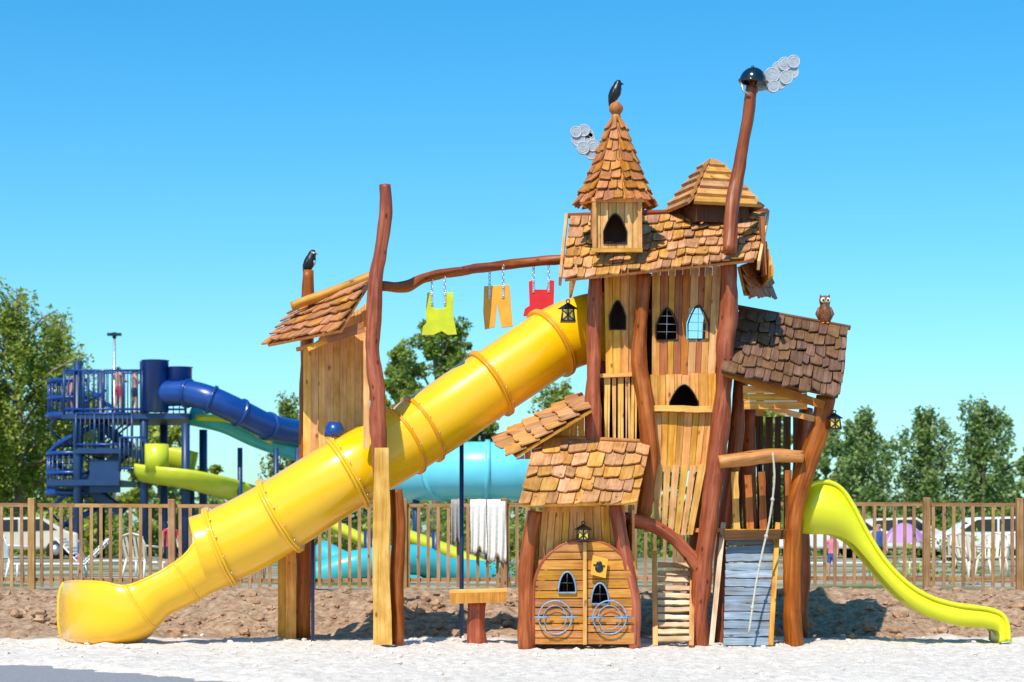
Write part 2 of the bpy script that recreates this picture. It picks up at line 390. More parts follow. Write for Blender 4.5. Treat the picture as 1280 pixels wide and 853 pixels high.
me.materials.append(m); go=bpy.data.objects.new('ground',me); scene.collection.objects.link(go)
mb=MB(); mb.slab([(-60,-28,-.048),(60,-28,-.048),(60,-2,-.048),(-60,-2,-.048)],(0,0,-.2),'asphalt'); mb.make('road')
def clods(name,mat,n,fx,fr):
    mb=MB()
    for i in range(n):
        x,y=fx(); r=fr(); z=gz(x,y)+r*.25
        bm=bmesh.new(); bmesh.ops.create_icosphere(bm,subdivisions=2 if r>.03 else 1,radius=r)
        o=Vector((R(0,99),R(0,99),R(0,99)))
        for v in bm.verts: v.co*=1+.55*noise.noise(v.co*(1.4/r)+o); v.co.z*=.7
        mb.add([v.co+Vector((x,y,z)) for v in bm.verts],[tuple(v.index for v in f.verts) for f in bm.faces],mat); bm.free()
    return mb.make(name)
clods('dirt_clods','clod',1500,lambda:(R(-10,10),random.triangular(1.0,6.6,3)),lambda:.018+.09*R(0,1)**4)
clods('sand_lumps','sandclod',800,lambda:(R(-8,8),random.triangular(-6.2,1.6,1.2)),lambda:.008+.035*R(0,1)**3)
# ------------------------------------------------------------------ PLAYHOUSE
ph=empty('playground_playhouse',P(840,805,.5))
mb=MB()
log(mb,[(744,346,-.1,8),(743,400,-.1,9),(742,460,-.1,9),(741,520,-.1,10),(740,556,-.1,9)])
log(mb,[(806,342,-.14,9),(801,400,-.14,9),(799,450,-.14,10),(807,510,-.14,10),(812,570,-.14,10),(808,620,-.14,9),(801,662,-.14,8)])
log(mb,[(911,330,-.2,10),(912,370,-.2,11),(907,430,-.2,11),(904,500,-.2,11),(893,590,-.2,12),(882,680,-.2,11),(875,750,-.2,12),(873,812,-.2,13)])
log(mb,[(926,472,.25,9),(921,540,.25,9),(914,600,.25,10),(905,660,.25,9),(900,740,.25,9),(898,812,.25,10)])
log(mb,[(1032,496,-.2,13),(1024,540,-.2,12),(1010,580,-.2,12),(996,630,-.2,12),(991,680,-.2,11),(990,750,-.2,11),(993,812,-.2,13)])
log(mb,[(936,510,1.6,8),(935,600,1.6,9),(940,700,1.6,9),(938,800,1.6,9)])
log(mb,[(1008,510,1.6,8),(1000,600,1.6,9),(1003,700,1.6,9),(1001,800,1.6,9)])
log(mb,[(750,350,1.7,8),(752,500,1.7,9),(750,650,1.7,9),(752,796,1.7,9)])
log(mb,[(893,350,1.7,8),(880,500,1.7,9),(872,650,1.7,9),(866,796,1.7,9)])
log(mb,[(668,640,-.95,9),(661,680,-1.0,10),(657,740,-1.0,10),(659,814,-1.0,11)])
log(mb,[(769,630,-.98,8),(776,670,-1.0,9),(785,715,-1.0,9),(792,760,-1.0,9),(793,812,-1.0,8)])
log(mb,[(786,648,-.5,7),(812,655,-.3,8),(840,672,-.2,8),(862,694,-.2,8),(876,715,-.2,7)])
mb.make('log_posts',ph)
mb=MB()
log(mb,[(899,578,-.35,8),(930,574,-.35,9),(965,570,-.35,8),(1004,571,-.35,8)],'loglight')
mb.make('cross_rail',ph)
mb=MB(); log(mb,[(939,108,-.3,7),(936,140,-.3,8),(929,180,-.3,8),(920,230,-.35,9),(914,270,-.45,9),(911,316,-.6,9)]); mb.make('chimney_log',ph)
mb=MB()
w1=archhole(772,394,20,36)
vwall(mb,755,799,340,470,0,10,'larch',[w1],slant=lambda x:-(x-777)*.1)
vwall(mb,754,798,472,560,.02,8.5,'larch2',gap=2.2,slant=lambda x:R(-2,2),thick=.03)
mb.board(P(750,470,-.03),P(800,468,-.03),.05,.03,(0,1,0),'larch')
wB=[archhole(834,405,27,40),archhole(873,403,26,42)]
vwall(mb,815,902,334,471,0,9,'larch',wB,slant=lambda x:-(x-812)*.09,mats=['larch','red','larch','red','red','larch2','red','larch','larch2'])
wC=[archhole(855,496,36,30,1.8,.75)]
vwall(mb,812,895,468,515,-.03,10,'larch',wC,thick=.03)
mb.board(P(808,511,-.09),P(899,512,-.09),.075,.06,(0,1,0),'larch2',wob=.008)
vwall(mb,816,893,515,590,.0,10,'larch',slant=lambda x:(x-816)*-.12)
vwall(mb,817,884,582,668,-.02,10.5,'larch2',gap=2.4,slant=lambda x:(x-816)*-.25)
for (pa,y0,y1,top,bot) in ((748,0,1.7,350,560),(905,0,1.7,335,560)):
    X=P(pa,400,0).x
    n=13
    for i in range(n):
        yy=y0+(y1-y0)*(i+.5)/n
        if pa==748 and .6<yy<1.7: segs=[(bot,470),(365,top)]
        else: segs=[(bot,top)]
        for b_,t_ in segs:
            mb.board(Vector((X,yy,CH+(HZ-b_)*.0102)),Vector((X,yy,CH+(HZ-t_)*.0102)),(y1-y0)/n-.006,.035,(1,0,0),'larch')
wD=[(lambda a:(385,428) if 858<a<902 else None,(858,902))]
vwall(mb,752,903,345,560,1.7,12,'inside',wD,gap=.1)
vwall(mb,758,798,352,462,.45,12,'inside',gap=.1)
mb.make('plank_walls',ph)
mb=MB()
def deckf(x0,x1,ya,yb,py,t=.05):
    z=CH+(HZ-py)*.01; a=P(x0,py,0).x; b_=P(x1,py,0).x; n=int((b_-a)/.13)
    for i in range(n):
        xx=a+(b_-a)*(i+.5)/n; mb.board(Vector((xx,ya,z)),Vector((xx,yb,z)),(b_-a)/n-.008,t,(0,0,1),'larch')
deckf(752,903,.04,1.68,560); deckf(815,905,.04,1.65,663); deckf(905,1003,-.1,1.65,664); 
mb.board(P(905,669,-.13),P(1000,668,-.13),.12,.05,(0,1,0),'dark')
mb.make('platform_decks',ph)
mb=MB()
def net(cx,cy,w,h,y,d=5):
    k=int(w/d)
    for i in range(1,k): x=cx-w/2+w*i/k; mb.tube([P(x,cy-h/2,y),P(x+R(-1,1),cy+h/2,y)],.004,'mesh',5)
    k=int(h/11)
    for i in range(1,k+1): yy=cy-h/2+h*i/(k+1); mb.tube([P(cx-w/2,yy,y),P(cx+w/2,yy+R(-1,1),y)],.004,'mesh',5)
net(834,405,27,40,.06,13); net(873,403,26,42,.06,9)
mb.make('window_nets',ph)
mb=MB()
for cx,cy,w_,h_,y_,p_,a_ in ((772,394,20,36,-.012,1.7,.55),(834,405,27,40,-.012,1.7,.55),(873,403,26,42,-.012,1.7,.55),(855,496,36,30,-.045,1.8,.75),(769,286,29,37,-.43,1.8,.6)):
    pts=[P(cx+w_/2*u,cy-h_/2+h_*a_*abs(u)**p_,y_) for u in np.linspace(-1,1,17)]+[P(cx+w_/2,cy+h_/2,y_),P(cx-w_/2,cy+h_/2,y_)]
    mb.tube(pts,.009,'black',6,closed=True)
mb.make('window_trims',ph)
mb=MB()
for x0,x1,yy in ((915,1000,1.55),):
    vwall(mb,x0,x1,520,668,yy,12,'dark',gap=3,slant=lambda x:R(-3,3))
for x,t in ((918,590),(935,594),(952,590),(985,588)):
    mb.board(P(x,t,.1),P(x+R(-4,4),668,.1),.085,.03,(0,1,0),'larch2' if x<930 else 'red',wob=.006)
hwall(mb,482,512,930,1010,-.3,11,'larch',step=4)
mb.board(P(905,465,-.35),P(1030,507,-.35),.10,.05,(0,1,0),'red')
mb.board(P(940,505,-.25),P(1018,524,-.25),.07,.05,(0,1,0),'larch')
mb.board(P(950,440,.6),P(950,520,.6),.09,.09,(0,1,0),'larch')
mb.make('side_bay',ph)
mb=MB()
shingles(mb,P(713,272,.9),P(958,267,.9),P(702,352,-.5),P(946,326,-.5),6,.125,'sh_light',jit=.2,lift=.045)
shingles(mb,P(713,272,.93),P(958,267,.93),P(706,335,2.3),P(950,318,2.3),6,.2,'sh_light',out=Vector((0,1,1)))
shingles(mb,P(925,332,.0),P(955,322,1.5),P(934,370,-.1),P(967,372,1.3),3,.14,'sh_mid',out=Vector((1,-.3,.3)))
mb.tube([P(710,270,.92),P(800,266,.92),P(960,264,.92)],.035,'log',8)
mb.make('main_roof',ph)
mb=MB()
for px,dx in ((716,1),(950,-1)):
    X=P(px,300,.9).x
    for i in range(12):
        yy=-.35+2.4*(i+.5)/12; zt=P(0,275,.9).z-abs(yy-.9)*.62-.03; zb=P(0,350,0).z
        if zt>zb: mb.board(Vector((X,yy,zb)),Vector((X,yy,zt)),.19,.03,(1,0,0),'larch')
mb.board(P(952,272,-.0),P(955,345,-.0),.05,.2,(0,1,0),'red')
mb.board(P(960,268,.85),P(948,332,-.5),.12,.035,(1,0,0),'larch2')
mb.board(P(708,272,.85),P(700,352,-.5),.12,.035,(1,0,0),'larch2')
mb.make('roof_gables',ph)
mb=MB()
shingles(mb,P(924,386,.9),P(1060,411,.9),P(899,466,-.5),P(1050,498,-.5),6,.12,'sh_dark',jit=.2,lift=.04,deckmat='dark')
shingles(mb,P(924,386,.93),P(1060,411,.93),P(915,450,2.1),P(1055,475,2.1),5,.2,'sh_dark',out=Vector((0,1,1)),deckmat='dark')
mb.board(P(920,384,.9),P(1063,410,.9),.06,.05,(0,-.5,1),'sh_dark')
mb.make('side_roof',ph)
mb=MB()
shingles(mb,P(668,549,-.15),P(813,556,-.15),P(648,634,-1.35),P(797,630,-1.35),5,.155,'sh_light',jit=.16,lift=.045)
shingles(mb,P(728,492,.7),P(740,510,-.5),P(617,550,.7),P(640,572,-.5),6,.3,'sh_light',out=Vector((-.5,-.3,1)),jit=.1,lift=.05)
mb.tube([P(664,547,-.12),P(740,549,-.12),P(818,553,-.12)],.03,'sh_mid',8)
mb.make('porch_roof',ph)
mb=MB()
vwall(mb,645,736,lambda x:574-(x-645)*.66,lambda x:552 if x>668 else 574,-.1,9,'larch')
vwall(mb,678,781,632,lambda x:676+((x-730)/62)**2*55,-.95,9,'larch',slant=lambda x:(x-730)*.12)
vwall(mb,664,690,lambda x:640,805,-.9,9,'larch',thick=.03)
vwall(mb,772,797,lambda x:655+(x-772)*2,805,-.9,9,'larch',thick=.03)
for X in (P(664,0,-.9).x,P(792,0,-.9).x):
    for i in range(7):
        yy=-.85+.85*(i+.5)/7; mb.board(Vector((X,yy,0)),Vector((X,yy,1.75+.35*(i/7))),.115,.03,(1,0,0),'larch')
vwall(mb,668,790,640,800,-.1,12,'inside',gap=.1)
mb.make('hut_walls',ph)
mb=MB()
wT=[archhole(769,286,29,37,1.8,.6)]
vwall(mb,742,801,246,314,-.42,10,'larch2',wT,jd=.004)
X0=P(742,0,-.4).x; X1=P(800,0,-.4).x
for X in (X0,X1):
    for i in range(4):
        yy=-.36+.56*(i+.5)/4; mb.board(Vector((X,yy,P(0,300,0).z)),Vector((X,yy,P(0,248,0).z)),.135,.03,(1,0,0),'larch')
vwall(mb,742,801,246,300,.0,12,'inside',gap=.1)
mb.board(P(738,250,-.46),P(804,250,-.46),.05,.05,(0,1,0),'larch')
mb.board(P(739,313,-.46),P(803,313,-.46),.05,.05,(0,1,0),'larch')
mb.board(P(743,250,-.46),P(743,314,-.46),.05,.035,(0,1,0),'larch'); mb.board(P(800,250,-.46),P(800,314,-.46),.05,.035,(0,1,0),'larch')
mb.make('turret_walls',ph)
mb=MB()
c0=P(770,262,-.1)
def ringpt(r,py,k,n=8,rot=.2):
    a=2*math.pi*(k+rot)/n; z=P(0,py,-.1).z; return Vector((c0.x+r*math.cos(a),c0.y+r*math.sin(a),z))
for k in range(8):
    o=Vector((math.cos(2*math.pi*(k+.7)/8),math.sin(2*math.pi*(k+.7)/8),.5))
    shingles(mb,ringpt(.05,149,k),ringpt(.05,149,k+1),ringpt(.31,218,k),ringpt(.31,218,k+1),5,.10,'sh_spire',out=o,lift=.035,jit=.10)
    shingles(mb,ringpt(.30,216,k),ringpt(.30,216,k+1),ringpt(.48,257,k),ringpt(.48,257,k+1),3,.12,'sh_spire',out=o,lift=.045,jit=.10)
cc=P(770,136,-.1); mb.ell(cc,(.09,.09,.085),'sh_spire'); mb.tube([cc-Vector((0,0,.16)),cc-Vector((0,0,.06))],[.07,.05],'sh_spire',10)
mb.make('turret_spire',ph)
mb=MB()
c1=P(890,268,.8)
def rp2(r,py,k): 
    a=math.pi/2*(k)+math.radians(62); z=P(0,py,.8).z; return Vector((c1.x+r*math.cos(a),c1.y+r*math.sin(a),z))
prof=[(202,.04),(212,.16),(222,.27),(232,.37),(243,.47),(254,.57),(265,.66)]
for (pa,ra),(pb,rb) in zip(prof[:-1],prof[1:]):
    for k in range(4):
        A,B,C,D=rp2(ra-.02,pa,k),rp2(ra-.02,pa,k+1),rp2(rb,pb,k+1),rp2(rb,pb,k)
        o=((A+B)/2-Vector((c1.x,c1.y,A.z))).normalized(); lift=Vector((o.x*.045,o.y*.045,.0))
        mb.slab([A,B,C+lift,D+lift],Vector((o.x*.02,o.y*.02,.035)),'sh_light',[(0,0,0),(0,0,1),(.1,0,1),(.1,0,0)])
mb.make('pyramid_roof',ph)
mb=MB()
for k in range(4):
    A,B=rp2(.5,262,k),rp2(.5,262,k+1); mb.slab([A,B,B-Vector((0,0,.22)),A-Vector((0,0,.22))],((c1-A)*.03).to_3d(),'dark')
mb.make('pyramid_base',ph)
gate=empty('wooden_gate',P(730,806,-1))
def hw(y):
    if y>740: return 62
    t=(740-y)/64.5
    return 62*math.sqrt(max(0,1-t*t))
for nm,sgn,hx,hy in (('gate_leaf_left',-1,709,729),('gate_leaf_right',1,750,743)):
    mb=MB()
    def hole(a,hx=hx,hy=hy):
        t=(hy+12-a)/26
        if t<0 or t>1: return None
        w=11*math.sqrt(1-t**1.6)
        return (hx-w,hx+w)
    f=(hole,(hy-14,hy+12))
    if sgn<0: fill(mb,677.5,806,11,lambda y:(731-hw(y),729),lambda a,t:P(t,a,-1.08),.05,'door',[f],gap=1.2,je=0)
    else: fill(mb,677.5,806,11,lambda y:(732,731+hw(y)),lambda a,t:P(t,a,-1.08),.05,'door',[f],gap=1.2,je=0)
    mb.make(nm,gate)
mb=MB()
mb.board(P(731,678,-1.12),P(731,806,-1.12),.045,.03,(0,1,0),'larch2')
arc=[(t,740-64.5*math.sin(t)) for t in np.linspace(.05,1.5,12)]
pts=[P(731-(hw(y)+2),y,-1.06) for y in (806,780,760)]+[P(731-62*math.cos(t)-2,y,-1.06) for t,y in arc]+[P(731+62*math.cos(t)+2,y,-1.06) for t,y in arc[::-1]]+[P(731+(hw(y)+2),y,-1.06) for y in (760,780,806)]
mb.tube(pts,.022,'log',8)
mb.make('gate_trim',gate)
mb=MB()
for cx in (694,762):
    c_=P(cx,772,-1.135); ring(mb,c_,.20,.009,'iron'); ring(mb,c_,.14,.006,'iron')
    mb.tube([c_+Vector((-.25,0,0)),c_+Vector((-.06,0,0))],.011,'iron',6); mb.tube([c_+Vector((.06,0,0)),c_+Vector((.27,0,0))],.011,'iron',6)
    for t in range(6): mb.ell(c_+Vector((.2*math.cos(t+.3),-.008,.2*math.sin(t+.3))),(.012,.01,.012),'iron',6,4)
mb.make('iron_hinge_rings',gate)
mb=MB()
for hx,hy in ((709,729),(750,743)):
    mb.tube([P(hx,hy-15,-1.10),P(hx,hy+12,-1.10)],.008,'black',6); mb.tube([P(hx-11,hy,-1.10),P(hx+11,hy,-1.10)],.008,'black',6)
    ppx=[P(hx+11*math.cos(t),hy+12-26*abs(math.sin(t)),-1.11) for t in np.linspace(0,math.pi,13)]
    mb.tube(ppx+[ppx[0]],.010,'iron',6,cap=False)
mb.make('gate_window_bars',gate)
sg=MB()
q=[P(741,694,-1.16),P(760,699,-1.16),P(757,723,-1.16),P(738,718,-1.16)]; sg.slab(q,(0,.02,0),'yel_cl')
cen=P(749,710,-1.175)
sg.ell(cen+Vector((0,.01,-.01)),(.05,.012,.045),'black'); sg.ell(cen+Vector((.0,.005,.05)),(.035,.012,.03),'black'); sg.board(cen+Vector((-.07,.01,.035)),cen+Vector((.07,.01,.02)),.018,.01,(0,1,0),'black')
sg.make('door_sign')
mb=MB()
for i in range(13):
    t=(i+.5)/13; a=P(908-4*t,672+135*t,.1-.75*t); b_=P(967-3*t,672+135*t,.1-.75*t)
    mb.board(a+Vector((0,0,R(-.012,.012))),b_+Vector((0,0,R(-.012,.012))),.098,.035,(0,-1,.5),'grey',wob=.006)
mb.board(P(904,655,.12),P(889,808,-.65),.08,.06,(1,0,0),'bleach'); mb.board(P(972,655,.12),P(963,808,-.65),.08,.06,(1,0,0),'larch')
mb.make('climbing_ramp')
mb=MB()
q=cat([(966,566,-.55),(968,600,-.56),(962,650,-.55),(953,690,-.62),(945,730,-.72),(936,792,-.9)],8)
mb.tube([P(*p) for p in q],.013,'rope',8)
for t in (12,20,28,36): mb.ell(P(*q[t]),(.025,.025,.03),'rope',8,6)
mb.make('climbing_rope')
mb=MB()
for i in range(11):
    t=(i+.5)/11; a=P(822,702+102*t,.15-.65*t); b_=P(864,704+100*t,.15-.65*t)
    mb.board(a+Vector((0,0,R(-.01,.01))),b_+Vector((0,0,R(-.01,.01))),.062,.035,(0,-1,.6),'bleach',wob=.006)
mb.board(P(818,690,.15),P(819,808,-.5),.06,.06,(1,0,0),'loglight'); mb.board(P(866,690,.15),P(864,808,-.5),.06,.06,(1,0,0),'loglight')
mb.make('wooden_ladder')
# ------------------------------------------------------------------ LOOKOUT TOWER (left)
lt=empty('lookout_tower',P(430,803,.2))
mb=MB()
log(mb,[(481,231,-.55,7),(482,262,-.55,8),(477,305,-.55,8),(470,350,-.55,9),(467,400,-.55,9),(466,440,-.55,9),(472,490,-.55,10),(473,540,-.55,10),(475,600,-.55,8),(477,680,-.55,7),(478,806,-.55,7)])
log(mb,[(495,612,-.45,8),(498,660,-.45,9),(496,730,-.45,9),(497,806,-.45,9)])
log(mb,[(385,338,.9,7),(384,420,.9,8),(382,520,.9,8),(381,640,.9,9),(380,798,.9,9)])
mb.make('log_posts',lt)
mb=MB(); log(mb,[(364,383,.2,5),(400,370,.2,6),(440,355,.2,6),(472,343,.2,6)],'loglight'); mb.make('ridge_log',lt)
mb=MB()
shingles(mb,P(372,386,.7),P(462,352,-.2),P(330,432,.1),P(424,414,-.75),5,.17,'sh_mid',out=Vector((-.4,-.4,1)),jit=.12,lift=.04)
mb.make('roof',lt)
mb=MB()
vwall(mb,379,462,lambda x:max(370,438-(x-379)*.75),605,.5,9,'larch2',gap=.25)
vwall(mb,454,462,420,560,-.45,8,'larch2')
mb.board(P(477,560,-.68),P(478,806,-.68),.16,.06,(0,1,0),'larch2',wob=.018,w1=.23)
vwall(mb,347,370,675,798,.75,12,'larch',thick=.07,gap=.4)
mb.board(P(385,437,-.3),P(455,405,-.3),.05,.05,(0,1,0),'larch'); mb.board(P(408,424,-.35),P(455,409,-.35),.12,.04,(0,1,0),'sh_mid')
mb.board(P(372,437,.2),P(420,424,-.3),.05,.05,(0,1,0),'larch')
mb.board(P(420,400,-.3),P(465,352,-.3),.05,.05,(0,1,0),'dark')
for i in range(8):
    yy=-.4+.85*(i+.5)/8; X=P(463,0,0).x
    mb.board(Vector((X,yy,P(0,500,0).z)),Vector((X,yy,P(0,380,0).z)),.1,.03,(1,0,0),'larch')
mb.make('plank_walls',lt)
mb=MB(); log(mb,[(476,358,-.35,6),(505,359,0,7),(530,348,.25,6),(570,340,.8,6),(620,333,1.7,6),(670,327,1.9,6),(735,323,1.9,6)]); mb.make('clothesline_log')
def cloth(name,pts,mat,y,ch,top):
    mb=MB(); mb.slab([P(x,yy,y) for x,yy in pts],(0,.035,0),mat)
    for cx,cy in ch:
        chain(mb,P(cx,top(cx),y+.015),P(cx,cy,y+.015))
        mb.box(tuple(P(cx-1.6,cy+14,y-.012)),tuple(P(cx+1.6,cy-2,y+.0)),'steel')
        for k in (1,11): mb.ell(P(cx,cy+k,y-.014),(.012,.01,.012),'steel',6,4)
    return mb.make(name,bevel=.006)
lin=lambda x: 359-(x-476)*.155 if x<600 else 334-(x-600)*.08
cloth('overalls_cutout',[(534,366),(541,365),(542,386),(555,386),(556,366),(567,366),(566,392),(571,418),(560,419),(552,414),(541,419),(527,419),(526,411),(533,404),(532,392)],'green_cl',.3,[(540,368),(556,368)],lin)
cloth('trousers_cutout',[(605,358),(637,356),(641,408),(627,410),(621,380),(619,409),(606,412),(604,390)],'yel_cl',1.6,[(612,360),(629,359)],lin)
cloth('shorts_cutout',[(661,352),(666,350),(669,362),(683,362),(686,350),(693,351),(692,384),(688,398),(676,395),(670,388),(664,396),(654,395),(656,386),(662,382)],'red_cl',1.9,[(667,352),(686,352)],lin)
# ------------------------------------------------------------------ YELLOW TUBE SLIDE
ts=empty('yellow_tube_slide',P(300,803,.2))
cl=[(760,408,1.35,42),(735,411,1.25,42),(695,426,1.1,41.5),(645,459,.9,41),(595,492,.75,41.5),(550,523,.6,42),(490,560,.35,43),(447,585,.1,44),(400,613,.05,45),(350,645,.1,46),(305,670,.1,46.5),(272,685,.1,46.5),(250,692,.08,46.5)]
q=cat(cl,8)
pp=[P(p[0],p[1],p[2]) for p in q]; rr=[p[3]*S(p[2]) for p in q]
mb=MB(); mb.tube(pp,rr,'yel',56,cap=False); mb.make('tube',ts,solid=.02)
mb=MB()
def flange(px,mat,dw=.045,wd=.03):
    i=min(range(len(q)-1),key=lambda k:abs(q[k][0]-px)); t=(pp[i+1]-pp[i]).normalized(); c=pp[i]; r=rr[i]
    mb.tube([c-t*wd,c-t*wd*.9,c-t*.004,c-t*.003,c+t*.003,c+t*.004,c+t*wd*.9,c+t*wd],[r+.01,r+dw,r+dw,r+dw*.6,r+dw*.6,r+dw,r+dw,r+.01],mat,56,cap=False)
    a=t.orthogonal().normalized(); b=t.cross(a)
    for k in range(12):
        th=2*math.pi*k/12; mb.ell(c+a*math.cos(th)*(r+dw*.55)+b*math.sin(th)*(r+dw*.55)-t*(wd+.006),(.014,.014,.014),'steel',6,4)
for px in (690,612): flange(px,'yelrim',.06,.032)
for px in (530,506): flange(px,'yelrim',.045,.022)
for px in (434,350): flange(px,'yel',.065,.04)
flange(277,'yel',.065,.04)
mb.make('flanges',ts)
mb=MB()
# (px,py,y,rpx,front wrap angle,back wrap angle,squareness)
run=cat([(272,694,.08,40,150,150,1),(248,708,.05,37,128,120,1),(222,725,0,34.5,125,100,1),(196,738,-.04,33.5,122,95,1),(180,750,-.04,36,126,95,.9),(164,759,-.02,42,130,95,.72),(146,762,.10,45,132,92,.62),(130,763,.36,46,132,90,.6),(122,764,.80,46,132,88,.6),(119,764,1.25,46,130,85,.6)],8)
rp_=[P(p[0],p[1],p[2]) for p in run]; nseg=48; vs=[];fs=[]
sgp=lambda v,e:math.copysign(abs(v)**e,v)
for i,p in enumerate(run):
    t=(rp_[min(len(run)-1,i+1)]-rp_[max(0,i-1)]).normalized(); side=t.cross(Vector((0,0,1))).normalized(); up=side.cross(t)
    r=p[3]*S(p[2]); A_=p[4];B_=p[5]; e_=max(.55,min(1,p[6]))
    for j in range(nseg+1):
        th=math.radians(-A_+(A_+B_)*j/nseg)
        vs.append(rp_[i]+side*sgp(math.sin(th),e_)*r*.96-up*sgp(math.cos(th),e_)*r)
for i in range(len(run)-1):
    for j in range(nseg): fs.append((i*(nseg+1)+j,(i+1)*(nseg+1)+j,(i+1)*(nseg+1)+j+1,i*(nseg+1)+j+1))
mb.add(vs,fs,'yel',smooth=True); mb.make('run_out',ts,solid=.025)
mb=MB()
for side in (0,nseg): mb.tube([vs[i*(nseg+1)+side] for i in range(len(run))],.022,'yel',8)
for ii in (14,34):
    row=[vs[ii*(nseg+1)+j] for j in range(nseg+1)]; c=rp_[ii]; mb.tube([c+(v-c)*1.03 for v in row],.018,'yel',8)
ii=len(run)-1; row=[vs[ii*(nseg+1)+j] for j in range(nseg+1)]; mb.tube(row,.03,'yel',8)
mb.make('rims',ts)
mb=MB()
mb.tube([P(577,552,1.0),P(577,800,1.0)],.028,'blued',10); mb.tube([P(391,655,.5),P(391,802,.5)],.022,'blued',10)
mb.tube([P(577,552,1.0),P(570,535,.7)],.02,'blued',8); mb.board(P(563,556,1.0),P(580,552,1.0),.05,.03,(0,1,0),'blued')
mb.make('support_poles',ts)
mb=MB(); mb.tube([P(418,546,.1),P(418,536,.1),P(419,528,.1)],[.13,.12,.08],'blue',14); mb.make('tube_vent_cap',ts)
# ------------------------------------------------------------------ RIGHT SLIDE
sl=empty('lime_slide',P(1130,803,.4))
up=cat([(1002,613),(1018,604),(1036,603),(1052,612),(1066,632),(1085,668),(1108,703),(1136,731),(1166,748),(1200,757),(1232,761),(1250,767),(1258,778),(1261,802)],5)
lo=cat([(1003,664),(1018,668),(1036,668),(1052,672),(1068,682),(1086,702),(1108,728),(1134,753),(1162,771),(1196,782),(1228,785),(1244,788),(1249,793),(1249,803)],5)
for nm,yy in (('side_wall_front',-.02),('side_wall_back',.55)):
    mb=MB(); n=len(up); V_=[];F_=[]
    for u,l in zip(up,lo): V_+=[P(u[0],u[1],yy) if yy<0 else P(u[0],u[1],0)+Vector((0,yy,0)),P(l[0],l[1],yy) if yy<0 else P(l[0],l[1],0)+Vector((0,yy,0))]
    F_=[(2*i,2*i+1,2*i+3,2*i+2) for i in range(n-1)]
    mb.add(V_,F_,'lime',smooth=True); mb.make(nm,sl,solid=.03)
mb=MB()
for yy in (-.03,.57): mb.tube([P(u[0],u[1],0)+Vector((0,yy,0)) for u in up],.03,'lime',10)
mb.make('rolled_edges',sl)
mb=MB(); V_=[];F_=[]
for u,l in zip(up,lo):
    c=np.array(l)*.8+np.array(u)*.2; a=P(c[0],c[1],0)
    for k in range(6): V_.append(a+Vector((0,.57*k/5-.01,-.04*math.sin(math.pi*k/5))))
n=len(up)
F_=[(i*6+k,i*6+k+1,(i+1)*6+k+1,(i+1)*6+k) for i in range(n-1) for k in range(5)]
mb.add(V_,F_,'lime',smooth=True); mb.make('slide_bed',sl,solid=.03)
# ------------------------------------------------------------------ small props
tb=MB()
tb.slab([P(562,742,-.3),P(634,740,-.3),P(633,753,-.3),P(563,755,-.3)],(0,.55,0),'loglight'); tb.board(P(562,740,-.06),P(634,738,-.06),.3,.05,(0,0,1),'larch2')
q_=cat([(596,752,-.05,12),(595,780,-.05,11.5),(596,808,-.05,13)],4); tb.tube([P(*p[:3]) for p in q_],[p[3]*S() for p in q_],'log',12,True,.2)
tb.make('sand_play_table')
def lantern(px,py,y,h=24,hang=True):
    mb=MB(); c=P(px,py,y); s=h*S(y)/2
    w=s*.62
    mb.box((c.x-w*.8,c.y-w*.8,c.z-s*.7),(c.x+w*.8,c.y+w*.8,c.z+s*.25),'lamp_y')
    for a in (-1,1):
        for b in (-1,1): mb.tube([c+Vector((a*w*.95,b*w*.95,-s*.8)),c+Vector((a*w*.75,b*w*.75,s*.35))],.010,'black',6)
        mb.tube([c+Vector((a*w*.0,-w*.9,-s*.75)),c+Vector((a*w*.0,-w*.8,s*.3))],.008,'black',5)
    mb.slab([c+Vector((x*w*1.1,yy*w*1.1,-s*.85)) for x,yy in((-1,-1),(1,-1),(1,1),(-1,1))],(0,0,.02),'black')
    mb.tube([c+Vector((0,0,s*.3)),c+Vector((0,0,s*.36)),c+Vector((0,0,s*.85))],[w*1.5,w*1.45,w*.2],'black',4,smooth=False)
    for k in(-1,1): mb.board(c+Vector((-w*.8*k,-w*.9,-s*.7)),c+Vector((w*.8*k,-w*.85,s*.2)),.012,.008,(0,1,0),'black')
    ring(mb,c+Vector((0,0,s*1.0)),s*.16,.008,'black',seg=12)
    return mb.make('lantern')
lantern(710,391,-.1,28); lantern(729,666,-1.15,24); lantern(1043,527,-.3,24)
def cloud(disks,y):
    mb=MB()
    for k,(px,py,r) in enumerate(disks):
        dy=(k%4-1.5)*.010; c=P(px,py,y+dy); rr_=r*S(y)
        mb.slab([c+Vector((rr_*math.cos(t),0,rr_*math.sin(t))) for t in np.linspace(0,2*math.pi,22)[:-1]],(0,.05,0),'smoke')
        ring(mb,c,rr_*.95,.006,'smoke2',seg=22,n=5)
        sp=[c+Vector((rr_*(1-.2*t)*.7*math.cos(t*1.6+k),-.001,rr_*(1-.2*t)*.7*math.sin(t*1.6+k))) for t in np.linspace(0,2.6,14)]
        mb.tube(sp,.004,'smoke2',5)
    return mb
mb=cloud([(720,165,7),(730,163,7.5),(723,175,8.5),(735,173,8.5),(729,185,8),(741,182,7.5),(739,193,6.5),(736,168,6)],.0); mb.tube([P(741,195,.05),P(748,215,.05)],.012,'black',6); mb.make('smoke_cloud_cutout')
mb=cloud([(992,77,8),(981,80,8.5),(990,90,8.5),(974,86,9),(983,97,8.5),(965,94,9.5),(975,103,8.5),(960,104,8.5),(967,108,7.5),(952,107,6.5),(943,112,5.5)],-.25)
mb.make('smoke_cloud_cutout')
mb=MB(); c=P(941,103,-.3); rot=Matrix.Rotation(math.radians(8),3,'Y')
